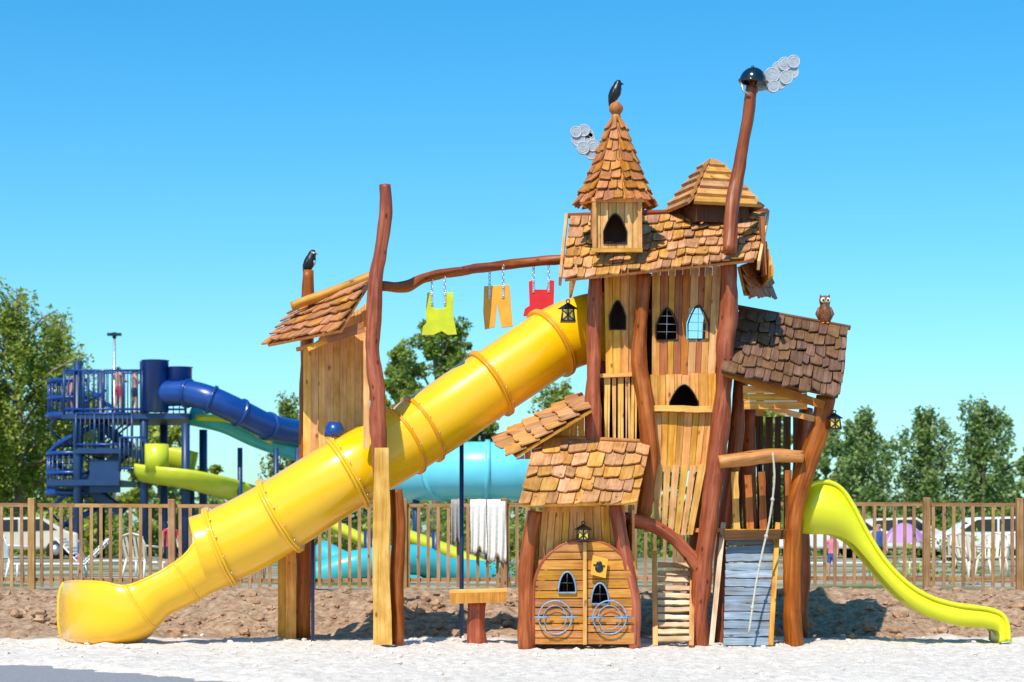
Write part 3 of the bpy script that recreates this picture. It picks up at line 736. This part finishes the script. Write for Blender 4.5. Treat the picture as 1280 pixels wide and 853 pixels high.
mb.ell(c,(.165,.165,.18),'pot',24,10,rot,v0=0,v1=.5); ring(mb,c,.168,.014,'pot',ax=rot@Vector((0,0,1)),n=8)
mb.tube([c+Vector((0,0,.05)),c+Vector((-.02,0,-.12))],.03,'log',8); 
hp=[c+Vector((-.15,-.05,0)),c+Vector((-.13,-.08,-.12)),c+Vector((-.05,-.1,-.17))]; mb.tube(hp,.01,'steel',6)
mb.tube([c+Vector((0,0,.17)),c+Vector((0,0,.2))],[.02,.015],'pot',8); mb.make('chimney_pot_helmet',solid=.006)
def crow(px,py,y,s=1.0,flip=1,belly='black'):
    mb=MB(); b=P(px,py,y)
    def q(x,z,yy=0): return b+Vector((x*flip*s,yy*s,z*s))
    mb.tube([q(-.075,-.06),q(-.06,-.0),q(-.035,.06),q(0,.13),q(.02,.19),q(.03,.225),q(.035,.25),q(.03,.285),q(.02,.295)],[x*s for x in(.012,.036,.068,.080,.070,.056,.054,.042,.012)],'black',14)
    mb.tube([q(.05,.258),q(.085,.252),q(.115,.238)],[.020*s,.015*s,.004*s],'orange' if belly!='black' else 'black',8)
    for k in (-1,1):
        mb.tube([q(-.08,.0,.035*k),q(-.05,.06,.058*k),q(-.01,.14,.064*k),q(.01,.18,.04*k)],[.008*s,.026*s,.034*s,.012*s],'black',8,flat=.5)
        mb.tube([q(.0,.07,.02*k),q(.01,.0,.02*k)],.008*s,'orange',6)
        mb.tube([q(-.02,.0,.02*k),q(.045,.0,.03*k)],.007*s,'orange',6)
        mb.ell(q(.045,.265,.034*k),(.009*s,.006*s,.009*s),'white',6,5)
    if belly!='black': mb.ell(q(.05,.14,0),(.035*s,.055*s,.065*s),belly,10,8); mb.ell(q(.05,.25,-.02),(.03*s,.035*s,.025*s),belly,8,6)
    return mb.make('crow_statue')
crow(769,128,-.1,.92,1); crow(387,340,.9,.95,1,'white')
mb=MB(); b_=P(1031,405,.9); s=1.0
mb.tube([b_+Vector((0,0,z*s)) for z in (0,.04,.12,.2,.245,.27,.32,.35,.365)],[r*s for r in(.045,.068,.082,.075,.062,.07,.075,.058,.02)],'owl',16)
for k in(-1,1):
    mb.ell(b_+Vector((.032*k*s,-.062*s,.30*s)),(.034*s,.014*s,.034*s),'white',12,8); mb.ell(b_+Vector((.03*k*s,-.078*s,.30*s)),(.015*s,.008*s,.015*s),'black',8,6)
    mb.tube([b_+Vector((.045*k*s,0,.34*s)),b_+Vector((.062*k*s,0,.38*s))],[.024*s,.004*s],'owl',6)
    mb.tube([b_+Vector((.07*k*s,0,.21*s)),b_+Vector((.09*k*s,0,.13*s)),b_+Vector((.06*k*s,.01,.02*s))],[.02*s,.035*s,.008*s],'owl',8,flat=.6)
    mb.ell(b_+Vector((.03*k*s,-.05*s,.005)),(.02*s,.03*s,.012*s),'orange',8,5)
mb.ell(b_+Vector((0,-.065*s,.15*s)),(.04*s,.02*s,.07*s),'owl',12,8); mb.tube([b_+Vector((0,-.078*s,.285*s)),b_+Vector((0,-.10*s,.26*s))],[.012*s,.003*s],'orange',6)
mb.make('owl_statue')
mb=MB(); mb.board(P(1014,410,.9),P(1042,413,.9),.07,.2,(0,1,0),'log'); mb.make('owl_perch',ph)
# ------------------------------------------------------------------ FENCE
FY=7.0
fn=empty('picket_fence',(0,FY,.45)); 
def fz(x): return .44+.02*math.sin(x*.4)
mb=MB(); x=-17.0
while x<17:
    h=1.36+R(-.012,.012); mb.board(Vector((x,FY,fz(x)+.08)),Vector((x+R(-.008,.008),FY,fz(x)+h)),.052,.025,(0,1,0),'fence'); x+=.158+R(-.006,.006)
mb.make('pickets',fn)
mb=MB()
for z in (.2,1.39): 
    for k in range(17): 
        xa=-17+k*2.0; mb.board(Vector((xa,FY+.045,fz(xa)+z)),Vector((xa+2,FY+.045,fz(xa+2)+z)),.06,.045,(0,1,0),'fence')
mb.make('rails',fn)
mb=MB()
for px in (-270,-120,40,215,390,505,630,700,850,1005,1158,1274,1430,1580):
    X=P(px,0,FY).x; mb.board(Vector((X,FY-.02,.2)),Vector((X,FY-.02,fz(X)+1.5)),.11,.10,(0,1,0),'fence')
mb.make('fence_posts',fn,bevel=.01)
def towel(name,px0,px1,ptop,pb,mat,y=FY):
    mb=MB(); V_=[];F_=[]; nx_=26
    zt=fz(0)+1.44
    a=P(px0,0,y).x;b=P(px1,0,y).x; zb=P(0,pb,y).z
    steps=[(y-.07,zb+(zt-zb)*t) for t in np.linspace(0,1,12)]+[(y-.05,zt+.02),(y,zt+.035),(y+.07,zt+.01)]+[(y+.10,zt-(zt-zb)*.7*t) for t in np.linspace(.1,1,6)]
    for yy,z in steps:
        f=min(1,max(0,(zt-z)/(zt-zb)))
        for i in range(nx_+1):
            u=i/nx_; X=a+(b-a)*(u+(.06*math.sin(f*3+a) )*f) 
            V_.append((X,yy-.045*f*(1+math.sin(u*17+2*f))*(1 if yy<y else -1),z-(.05*math.sin(u*9)*f if yy<y else 0)))
    n=nx_+1
    F_=[(j*n+i,j*n+i+1,(j+1)*n+i+1,(j+1)*n+i) for j in range(len(steps)-1) for i in range(nx_)]
    mb.add(V_,F_,mat,smooth=True); mb.make(name,solid=.01)
towel('towel',588,608,0,690,'cloth_w',FY-.02); towel('towel',609,632,0,700,'cloth_w'); towel('towel',564,578,0,678,'cloth_g')
def chair(px,y,rot,mat='offw'):
    mb=MB(); base=Vector((P(px,0,y).x,y,.47)); rm=Matrix.Rotation(rot,3,'Z')
    def q(x,yy,z): return base+rm@Vector((x,yy,z))
    pts=[q(a,b,.43+.01*abs(a)*10) for a,b in((-.23,-.22),(.23,-.22),(.2,.2),(-.2,.2))]; mb.slab(pts,(0,0,.025),mat)
    for i in range(6):
        x=-.2+.08*i; mb.board(q(x*.95,.2,.45),q(x*1.1,.32,.88-.5*abs(x)**2*1.5),.05,.015,tuple(rm@Vector((0,1,.2))),mat)
    mb.tube([q(-.23,.2,.42),q(-.26,.28,.7),q(-.2,.32,.86),q(0,.34,.91),q(.2,.32,.86),q(.26,.28,.7),q(.23,.2,.42)],.02,mat,8)
    for k in (-1,1):
        mb.tube([q(.21*k,-.2,.44),q(.27*k,-.27,0)],[.03,.018],mat,6); mb.tube([q(.2*k,.2,.44),q(.25*k,.32,0)],[.03,.018],mat,6)
        mb.tube([q(.24*k,-.22,.44),q(.29*k,-.22,.64),q(.30*k,0,.66),q(.26*k,.28,.68)],.022,mat,8)
    mb.make('plastic_chair')
chair(178,11,2.7,'offw'); chair(1215,10.5,.4,'offw'); chair(1240,12,-.5,'offw'); chair(1270,12.5,2.8,'white'); chair(20,12,2.2,'white'); chair(1195,13,2.9,'offw')
def lounger(px,y,rot,mat='white'):
    mb=MB(); base=Vector((P(px,0,y).x,y,.47)); rm=Matrix.Rotation(rot,3,'Z')
    def q(x,yy,z): return base+rm@Vector((x,yy,z))
    for i in range(16):
        t=-.9+i*.085; mb.board(q(t,-.3,.33),q(t,.3,.33),.065,.02,(0,0,1),mat)
    for i in range(8):
        t=.46+i*.06; mb.board(q(t,-.3,.33+(i+.5)*.06),q(t,.3,.33+(i+.5)*.06),.06,.02,(-.7,0,.7),mat)
    for k in(-.31,.31):
        mb.tube([q(-.95,k,.32),q(.5,k,.32),q(.95,k,.8)],.022,mat,6)
        mb.tube([q(-.75,k,.32),q(-.75,k,0)],.022,mat,6); mb.tube([q(.45,k,.32),q(.45,k,0)],.022,mat,6)
    mb.make('sun_lounger')
lounger(75,13,.1); lounger(1040,14,3.0); lounger(250,15,.2); lounger(1180,15,0,'offw'); lounger(130,17,3.1)
mb=MB(); YT=17; c=Vector((P(1130,0,YT).x,YT,.47))
V_=[];F_=[];
for i in range(9):
    f=i/8
    for j in range(20):
        th=2*math.pi*j/20; r=.48*(f**.85)*(1+.05*math.cos(th*5)*f); V_.append(c+Vector((r*math.cos(th),r*math.sin(th),1.12-.42*f**1.8)))
for i in range(8):
    for j in range(20): F_.append((i*20+j,(i+1)*20+j,(i+1)*20+(j+1)%20,i*20+(j+1)%20))
mb.add(V_,F_,'purple',smooth=True); mb.tube([c,c+Vector((0,0,1.16))],.02,'white',8)
for j in range(0,20,4): mb.tube([Vector(V_[i*20+j])-Vector((0,0,.01)) for i in range(9)],.008,'white',5)
mb.make('parasol')
# ------------------------------------------------------------------ people
def person(name,loc,h=1.7,face=0.0,top='cl_red',bottom='cl_blue',arms=((.13,-.01,.64),(.14,-.06,.5)),arms2=None,sit=False):
    J={'pel':(0,0,.53),'wai':(0,-.003,.61),'che':(0,0,.72),'nb':(0,.0,.805),'nk':(0,-.004,.85),'jaw':(0,-.014,.885),'hd':(0,-.004,.925),'tp':(0,.004,.968)}
    rad={'pel':(.080,.062),'wai':(.070,.052),'che':(.085,.062),'nb':(.055,.042),'nk':(.031,.031),'jaw':(.036,.042),'hd':(.046,.055),'tp':(.034,.042)}
    E=[('pel','wai'),('wai','che'),('che','nb'),('nb','nk'),('nk','jaw'),('jaw','hd'),('hd','tp')]
    for sgn,k in((-1,'l'),(1,'r')):
        A=arms if (sgn<0 or arms2 is None) else arms2
        J['sh'+k]=(sgn*.105,0,.80);J['el'+k]=(sgn*A[0][0],A[0][1],A[0][2]);J['wr'+k]=(sgn*A[1][0],A[1][1],A[1][2])
        d=Vector(J['wr'+k])-Vector(J['el'+k]); d.normalize(); J['ha'+k]=tuple(Vector(J['wr'+k])+d*.05)
        J['hp'+k]=(sgn*.05,0,.50)
        if sit: J['kn'+k]=(sgn*.06,-.24,.50);J['an'+k]=(sgn*.06,-.25,.26);J['to'+k]=(sgn*.06,-.33,.235)
        else: J['kn'+k]=(sgn*.058,-.012+.02*sgn,.28);J['an'+k]=(sgn*.06,.012+.03*sgn,.045);J['to'+k]=(sgn*.07,-.075+.03*sgn,.02)
        rad.update({'sh'+k:(.034,.034),'el'+k:(.024,.024),'wr'+k:(.016,.018),'ha'+k:(.02,.011),'hp'+k:(.058,.056),'kn'+k:(.036,.036),'an'+k:(.021,.024),'to'+k:(.024,.014)})
        E+= [('nb','sh'+k),('sh'+k,'el'+k),('el'+k,'wr'+k),('wr'+k,'ha'+k),('pel','hp'+k),('hp'+k,'kn'+k),('kn'+k,'an'+k),('an'+k,'to'+k)]
    keys=list(J); me=bpy.data.meshes.new(name)
    me.from_pydata([Vector(J[k])*h for k in keys],[(keys.index(a),keys.index(b)) for a,b in E],[])
    ob=bpy.data.objects.new(name,me); scene.collection.objects.link(ob)
    md=ob.modifiers.new('skin','SKIN')
    for i,k in enumerate(keys):
        sv=me.skin_vertices[0].data[i]; sv.radius=(rad[k][0]*h,rad[k][1]*h); sv.use_root=(k=='pel')
    ob.modifiers.new('ss','SUBSURF').levels=2; ob.modifiers['ss'].render_levels=2
    dg=bpy.context.evaluated_depsgraph_get(); dg.update(); m2=bpy.data.meshes.new_from_object(ob.evaluated_get(dg)); ob.modifiers.clear(); ob.data=m2; m2.name=name
    m2.materials.clear()
    for x in('skin',top,bottom,'hair','black'): m2.materials.append(M[x])
    for p in m2.polygons:
        c=p.center/h; p.use_smooth=True; k=0
        if c.z>.86: k=3 if (c.z>.955 or (c.y>.012 and c.z>.88)) else 0
        elif c.z>.83: k=0
        elif c.z>.555 and (abs(c.x)<.125 and c.z>.56): k=1 if not(abs(c.x)>.1 and c.z<.72) else 0
        elif .36<c.z<=.56 and abs(c.x)<.115: k=2
        p.material_index=k
    bm=bmesh.new(); bm.from_mesh(m2)
    def blob(c,r,mi):
        g=bmesh.ops.create_uvsphere(bm,u_segments=8,v_segments=6,radius=1,matrix=Matrix.Translation(Vector(c)*h)@Matrix.Diagonal((r[0]*h,r[1]*h,r[2]*h,1)))
        for v in g['verts']:
            for f in v.link_faces: f.material_index=mi; f.smooth=True
    for s_ in(-1,1): blob((s_*.017,-.054,.932),(.006,.004,.004),4); blob((s_*.046,0,.925),(.006,.012,.018),0)
    blob((0,-.06,.918),(.007,.010,.014),0); blob((0,-.055,.895),(.014,.004,.004),1)
    bm.to_mesh(m2); bm.free()
    ob.location=loc; ob.rotation_euler=(0,0,face); return ob
# ------------------------------------------------------------------ WATER SLIDE TOWER
TY=45.0
wt=empty('water_slide_tower',P(140,665,TY))
def Q(px,py,dy=0): return P(px,py,TY+dy)
zg=.46
mb=MB()
for px in (97,180,232):
    for dy in (0,4):
        a=Q(px,452 if px<200 else 530,0); a.y=TY+dy; b=Vector((a.x,a.y,zg)); mb.tube([b,a],.15,'blued',8)
def plat(x0,x1,py,d=4.2,t=.2):
    a=Q(x0,py).x;b=Q(x1,py).x;z=Q(0,py).z; mb.box((a,TY-.2,z-t),(b,TY+d,z),'blued')
plat(78,236,517); plat(95,160,560); plat(60,150,600,3)
for (xa,ya,xb,yb,dy) in ((110,600,160,560,.4),(160,560,110,520,1.6),(150,640,95,600,.6)):
    A=Q(xa,ya,dy);B=Q(xb,yb,dy)
    for o in (0,.9):
        mb.board(A+Vector((0,o,0)),B+Vector((0,o,0)),.3,.08,(0,1,0),'blued'); mb.tube([A+Vector((0,o,.95)),B+Vector((0,o,.95))],.04,'blue',6)
    for i in range(7): c=A.lerp(B,(i+.5)/7); mb.box((c.x-.14,c.y,c.z),(c.x+.14,c.y+.9,c.z+.04),'blued')
mb.box(tuple(Q(112,616)),tuple(Q(150,575)+Vector((0,.1,0))),'blued')
mb.make('steel_frame',wt)
mb=MB()
def rail(x0,x1,py,h=1.25,dy=0.0,n=14):
    a=Q(x0,py,dy);b=Q(x1,py,dy)
    for k in (0.1,1.0): mb.tube([a+Vector((0,0,h*k)),b+Vector((0,0,h*k))],.045,'blue',6)
    for i in range(n+1):
        c=a.lerp(b,i/n); mb.tube([c,c+Vector((0,0,h))],.022 if i%4 else .05,'blued',5)
rail(80,178,517,1.5,-.2,16); rail(80,232,517,1.5,4,20)
rail(95,165,560,1.2,-.2,12); rail(150,182,590,1.2,-.3,6)
def arcrail(cx,py,r,h,a0,a1,n=16):
    c=Q(cx,py); pts=[c+Vector((r*math.cos(a0+(a1-a0)*i/n),1.8+r*math.sin(a0+(a1-a0)*i/n),0)) for i in range(n+1)]
    for k in(.0,.5,1.0): mb.tube([p+Vector((0,0,h*k)) for p in pts],.075 if k else .13,'blue',6)
    for p in pts: mb.tube([p-Vector((0,0,.15)),p+Vector((0,0,h))],.025,'blue',5)
arcrail(80,517,.95,1.25,math.pi*.5,math.pi*1.7)
arcrail(80,615,.98,1.4,math.pi*.6,math.pi*1.8)
mb.make('railings',wt)
mb=MB()
c=Q(85,545); c.y+=1.8; mb.tube([Vector((c.x,c.y,zg)),Vector((c.x,c.y,Q(0,480).z))],.15,'blued',10)
hel=[]
for i in range(26):
    t=math.pi*.6+i*.42; z=zg+i*.2; d=Vector((math.cos(t),math.sin(t),0)); hel.append(Vector((c.x,c.y,z))+d*1.0)
    mb.board(Vector((c.x,c.y,z)),Vector((c.x,c.y,z))+d*1.0,.3,.05,(0,0,1),'blued',w1=.45)
mb.tube(hel,.10,'blue',6); mb.tube([p+Vector((0,0,1)) for p in hel],.05,'blue',6)
mb.make('spiral_stair',wt)
mb=MB()
a=Q(194,515); mb.tube([a,a+Vector((0,0,1.78)),a+Vector((0,0,1.8))],[.47,.47,.5],'blue',20)
a=Q(225,505); mb.tube([a,a+Vector((0,0,1.25)),a+Vector((0,0,1.28))],[.42,.42,.47],'blue',20)
q_=cat([(205,492,0),(235,492,-.3),(265,500,-.6),(300,516,-.3),(335,533,.6),(370,541,2),(420,548,4)],8)
mb.tube([Q(p[0],p[1],p[2]) for p in q_],.46,'blue',20)
for k in (8,16,24,32): 
    t=(Q(*q_[k+1])-Q(*q_[k])).normalized(); mb.tube([Q(*q_[k])-t*.05,Q(*q_[k])+t*.05],.52,'blue',20)
mb.make('blue_tube',wt)
mb=MB()
q_=cat([(238,520,1),(280,530,1),(320,548,1.5),(360,562,2.5),(400,575,4)],8); mb.tube([Q(*p) for p in q_],.33,'teal',16)
q_=cat([(245,522,.5),(290,526,.6),(340,552,1.2)],8); mb.tube([Q(*p) for p in q_],.12,'lime',12)
mb.make('teal_tube',wt)
mb=MB()
def trough(pts,r,mat,open_=95,th=.06):
    q=cat(pts,8); pp=[Q(*p[:3]) for p in q]; vs=[];n=16
    for i in range(len(pp)):
        t=(pp[min(len(pp)-1,i+1)]-pp[max(0,i-1)]).normalized(); sd=t.cross(Vector((0,0,1))).normalized(); u=sd.cross(t)
        for j in range(n+1):
            a=math.radians(-open_+2*open_*j/n); vs.append(pp[i]+sd*math.sin(a)*r-u*math.cos(a)*r)
    mb.add(vs,[(i*(n+1)+j,(i+1)*(n+1)+j,(i+1)*(n+1)+j+1,i*(n+1)+j+1) for i in range(len(pp)-1) for j in range(n)],mat,smooth=True)
trough([(182,582,0),(210,586,-.5),(235,590,-.5),(262,597,0),(290,605,1),(325,615,2)],.58,'limeb')
trough([(182,568,1),(212,568,1),(243,574,1)],.6,'limeb',115)
mb.tube([Q(196,590,-.6),Q(196,556,-.6)],.4,'limeb',20)
mb.make('lime_chute',wt,solid=.05)
mb=MB()
for px,py in ((206,600),(240,610),(300,560),(345,560),(372,560)):
    a=Q(px,py,.5); mb.tube([Vector((a.x,a.y,zg)),a],.09,'blued',8)
mb.make('slide_supports',wt)
person('man_standing',Q(148,517,1),1.72,2.5,'skin','cl_red',((.15,-.05,.66),(.12,-.14,.66)))
person('woman_standing',Q(168,517,1.5),1.62,2.0,'skin','cl_dark',((.14,-.08,.66),(.1,-.17,.72)))
person('child_standing',Q(88,517,1),1.35,-1.0,'cl_pink','cl_blue')
person('child_standing',Vector((P(213,0,12).x,12,.46)),1.2,.5,'cl_red','cl_dark')
person('woman_standing',Vector((P(1098,0,16).x,16,.46)),1.15,.2,'cl_blue','cl_dark')
person('child_standing',Vector((P(1040,0,13).x,13,.46)),.95,-.6,'cl_pink','cl_blue')
person('child_standing',Vector((P(317,0,13).x,13,.46)),1.0,1.6,'cl_pink','cl_dark')
person('child_standing',Vector((P(328,0,12).x,12,.46)),.8,.6,'cl_red','cl_blue')
person('child_standing',Vector((P(100,0,15).x,15,.46)),.9,2.0,'cl_blue','cl_pink')
wb=empty('water_slide_run',P(560,690,22))
def TQ(l,k=8): return [P(*p) for p in cat(l,k)]
mb=MB()
c=TQ([(480,600,30),(530,592,28),(580,588,27),(640,590,27),(720,600,28)]); mb.tube(c,.74,'aqua',24)
for k in (12,20): t=(c[k+1]-c[k]).normalized(); mb.tube([c[k]-t*.06,c[k]+t*.06],.80,'aqua',24)
mb.make('aqua_tube',wb)
mb=MB()
c=TQ([(395,722,14),(450,706,14),(520,700,14.5),(560,715,15),(640,722,16)]); mb.tube(c,.30,'teal',20)
c=TQ([(400,690,17),(450,712,16.5),(520,720,16),(600,724,16)]); mb.tube(c,.26,'teal',20)
mb.make('teal_lower_tube',wb)
mb=MB()
c=TQ([(380,640,18),(430,664,18),(480,690,18),(530,712,18)]); mb.tube(c,.20,'limeb',16,flat=.7)
c=TQ([(500,668,19),(560,690,19),(590,704,19),(640,722,19)]); mb.tube(c,.24,'limeb',16,flat=.7)
mb.make('lime_chute',wb)
mb=MB()
for px,y in ((520,28),(610,27),(460,17),(545,18)):
    a=P(px,640 if y>20 else 700,y); mb.tube([Vector((a.x,a.y,.46)),a+Vector((0,0,.6))],.09,'blued',8)
mb.make('slide_supports',wb)
mb=MB(); a=P(143,420,62); mb.tube([Vector((a.x,a.y,.4)),a],[.09,.05],'steel',8); mb.box((a.x-.3,a.y-.1,a.z),(a.x+.3,a.y+.1,a.z+.12),'black'); mb.tube([a-Vector((0,0,.1)),a+Vector((0,0,.15))],.09,'black',8); mb.make('street_lamp')
def car(px,y,col,L=4.3,rot=0.0):
    e=empty('parked_car',(P(px,0,y).x,y,.46)); rm=Matrix.Rotation(rot,3,'Z'); base=e.location
    def q(x,yy,z): return base+rm@Vector((x,yy,z))
    mb=MB(); prof=[(-2.1,.35),(-2.15,.75),(-1.3,.92),(-.6,1.42),(.9,1.45),(1.7,.98),(2.1,.9),(2.12,.35)]
    mb.slab([q(x,-.85,z) for x,z in prof],rm@Vector((0,1.7,0)),col); mb.make('body',e,bevel=.08)
    mb=MB()
    for yy in(-.862,.852): 
        mb.slab([q(x,yy,z) for x,z in((-1.1,.95),(-.55,1.34),(.1,1.37),(.1,.95))],rm@Vector((0,.01,0)),'glass'); mb.slab([q(x,yy,z) for x,z in((.18,.95),(.18,1.37),(.85,1.38),(1.4,1.0))],rm@Vector((0,.01,0)),'glass')
    mb.make('windows',e)
    mb=MB()
    for x in(-1.3,1.35):
        for yy in(-.88,.68): mb.tube([q(x,yy,.32),q(x,yy+.2,.32)],.32,'tyre',18); mb.tube([q(x,yy-.01,.32),q(x,yy+.21,.32)],.18,'steel',12)
    mb.make('wheels',e)
car(1235,42,'white'); car(1040,46,'white',rot=.1); car(300,46,'white'); car(20,44,'offw',rot=.2); car(1110,47,'offw')
# ------------------------------------------------------------------ TREES
def leafmesh(C,size,mat,name):
    n=len(C); C=np.array(C)
    nr=np.random.normal(size=(n,3))*.75+np.array([-.12,-.5,.75]); nr/=np.linalg.norm(nr,axis=1)[:,None]
    a=np.random.normal(size=(n,3)); a-=nr*(a*nr).sum(1)[:,None]; a/=np.linalg.norm(a,axis=1)[:,None]; b=np.cross(nr,a)
    s=size*np.random.uniform(.6,1.3,(n,1)); V=np.stack([C-a*s,C+b*s*.5,C+a*s,C-b*s*.5],1).reshape(-1,3)
    me=bpy.data.meshes.new(name); me.vertices.add(4*n); me.vertices.foreach_set('co',V.ravel()); me.loops.add(4*n); me.loops.foreach_set('vertex_index',np.arange(4*n)); me.polygons.add(n)
    me.polygons.foreach_set('loop_start',np.arange(n)*4); me.polygons.foreach_set('loop_total',np.full(n,4)); me.update(calc_edges=True); me.materials.append(M[mat])
    ob=bpy.data.objects.new(name,me); scene.collection.objects.link(ob); return ob
def tree(px,y,top,wpx,kind='broad',n=9000,mat='leafB',size=.14,name='deciduous_tree',base=.4,low=.25):
    s=S(y); x=(px-640)*s; H=(CH+(HZ-top)*s)-base; W=wpx*s/2
    e=empty(name,(x,y,base)); B=e.location
    mb=MB(); lean=Vector((R(-.1,.1)*W,R(-.1,.1)*W,0))
    mb.tube([B+Vector((0,0,-.2)),B+lean*.3+Vector((0,0,H*.3)),B+lean+Vector((0,0,H*.65)),B+lean+Vector((0,0,H*.93))],[H*.025,H*.018,H*.010,H*.003],'bark',8,rough=.2)
    cl=[]; nb={'poplar':30,'willow':34,'broad':28}[kind]
    for i in range(nb):
        f=low+(1-low)*(i+R(0,1))/nb; th=i*2.4+R(-.5,.5)
        if kind=='poplar': rad=W*(.35+.9*math.sin(math.pi*min(1,(f-low)/(1-low)*.85+.1))**.8)*R(.4,1)
        else: rad=W*math.sin(math.pi*min(1,((f-low)/(1-low))*.78+.2))**.6*R(.3,1.2)
        st=B+lean*f+Vector((0,0,H*(f*.82))); en=B+lean*f+Vector((rad*math.cos(th),rad*math.sin(th),H*min(.97,f+R(-.03,.06))))
        md=st.lerp(en,.55)+Vector((0,0,H*.03)); mb.tube([st,md,en],[H*.007,H*.004,H*.0015],'bark',5)
        cl+= [(en,1.0,i),(md,.8,i),(md.lerp(en,.5)+Vector((R(-1,1),R(-1,1),R(-1,1)))*W*.15,.9,i)]
    mb.make('trunk',e)
    pts=[]; per=n//len(cl)
    for c,k,i in cl:
        if kind=='willow':
            ns=5
            for s_ in range(ns):
                o=c+Vector((R(-1,1),R(-1,1),R(-.4,.5)))*W*.16; Ls=H*R(.05,.26); m_=max(4,per//ns); t=np.random.uniform(0,1,m_)**.8
                p=np.array(o)[None,:]+np.stack([np.random.normal(0,.07,m_)*(1+t)+t*R(-.2,.3),np.random.normal(0,.09,m_),-t*Ls+np.random.normal(0,.05,m_)],1); pts.append(p)
        else:
            r=W*(.21 if kind=='broad' else .24)*k*R(.6,1.25); m_=per
            d=np.random.normal(size=(m_,3)); d/=np.linalg.norm(d,axis=1)[:,None]; d*=np.random.uniform(0.2,1,(m_,1))**.5*r*np.array([1,1,.8 if kind=='broad' else 1.3]); 
            pts.append(np.array(c)[None,:]+d)
    o=leafmesh(np.concatenate(pts)-np.array(B),size,mat,'foliage'); o.parent=e
tree(25,58,348,165,'willow',15000,'leafA',.11,'birch_tree'); tree(-55,56,330,150,'willow',9000,'leafA',.12,'birch_tree')
tree(74,62,380,90,'willow',6500,'leafA',.11,'birch_tree',low=.3); tree(5,66,470,150,'willow',11000,'leafA',.12,'birch_tree',low=.05)
tree(545,75,400,135,'broad',12000,'leafB',.14); tree(498,80,425,90,'broad',8000,'leafA',.14); tree(580,82,425,90,'broad',7000,'leafB',.14)
tree(605,85,480,80,'broad',6000,'leafB',.16); tree(700,80,468,90,'willow',8000,'leafA',.13); tree(362,82,485,65,'willow',5000,'leafB',.13)
tree(1078,85,506,95,'willow',7500,'leafC',.14,'poplar_tree'); tree(1155,88,503,88,'willow',7500,'leafC',.14,'poplar_tree'); tree(1230,86,491,80,'willow',7500,'leafC',.14,'poplar_tree')
tree(955,82,508,95,'broad',8000,'leafA',.15); tree(1295,90,560,80,'broad',5000,'leafC',.16); tree(200,78,530,120,'broad',8500,'leafA',.16); tree(110,80,490,80,'broad',6000,'leafB',.16)
tree(820,85,520,90,'broad',4000,'leafB',.18); tree(1030,90,535,90,'broad',6500,'leafC',.16)
def mass(name,x0,x1,y,top0,n,mat,size,hj=18,dep=4):
    pts=[]; k=int((x1-x0)/14)
    for i in range(k):
        px=x0+(x1-x0)*(i+R(0,1))/k; t=top0+R(-hj,hj); s=S(y); zt=CH+(HZ-t)*s; r=R(.5,1.1)*1.1; yy=y+R(-dep,dep)
        z=.5
        while z<zt-r*.4:
            m_=n//k//3; d=np.random.normal(size=(m_,3)); d/=np.linalg.norm(d,axis=1)[:,None]; d*=np.random.uniform(.3,1,(m_,1))**.5*r
            pts.append(np.array([(px-640)*s+R(-.3,.3),yy,z])[None,:]+d); z+=r*.9
    return leafmesh(np.concatenate(pts),size,mat,name)
mass('hedge',-200,480,52,648,14000,'leafA',.13,8,2); mass('hedge',940,1500,54,648,14000,'leafB',.13,8,2); mass('hedge',470,940,50,640,9000,'leafB',.13)
mass('distant_trees',-300,1600,100,615,34000,'leafC',.22,14,5)
mass('shrub',1180,1215,14,655,1600,'leafA',.06,6,.3)
mass('shrub',636,662,9,650,1200,'leafA',.05,4,.3)
# ------------------------------------------------------------------ LIGHT / SKY / CAMERA
az=Vector((-.36,-.93)).normalized(); el=math.radians(53)
sd=Vector((az.x*math.cos(el),az.y*math.cos(el),math.sin(el)))
sun=bpy.data.lights.new('sun','SUN'); sun.energy=5.0; sun.angle=math.radians(.5); sun.color=(1,.95,.86)
so=bpy.data.objects.new('sun',sun); scene.collection.objects.link(so); so.rotation_euler=(-sd).to_track_quat('-Z','Y').to_euler(); so.location=(-10,-20,30)
w=bpy.data.worlds.new('World'); scene.world=w; w.use_nodes=True; nt=w.node_tree; bg=nt.nodes['Background']
sk=nt.nodes.new('ShaderNodeTexSky'); sk.sky_type='NISHITA'; sk.sun_disc=False; sk.sun_elevation=el; sk.sun_rotation=math.atan2(az.x,az.y); sk.air_density=1.0; sk.dust_density=.7; sk.ozone_density=1.2
mx=nt.nodes.new('ShaderNodeMix'); mx.data_type='RGBA'; mx.blend_type='MULTIPLY'; mx.inputs[0].default_value=1; mx.inputs[7].default_value=(.76,1.06,1.17,1)
hs=nt.nodes.new('ShaderNodeHueSaturation'); hs.inputs['Saturation'].default_value=1.27; hs.inputs['Value'].default_value=1.18
nt.links.new(sk.outputs[0],mx.inputs[6]); nt.links.new(mx.outputs[2],hs.inputs['Color']); nt.links.new(hs.outputs[0],bg.inputs[0]); bg.inputs[1].default_value=.13
cam=bpy.data.cameras.new('camera'); co=bpy.data.objects.new('camera',cam); scene.collection.objects.link(co); co.location=(0,-CAM_D,CH); co.rotation_euler=(math.radians(90),0,0)
cam.sensor_width=36; cam.lens=FP/1280*36; cam.shift_y=(HZ-426.5)/1280; cam.clip_end=5000; cam.clip_start=.1
cam.dof.use_dof=True; cam.dof.focus_distance=25.0; cam.dof.aperture_fstop=2.4
scene.camera=co
scene.view_settings.view_transform='Standard'; scene.view_settings.look='None'; scene.view_settings.exposure=0
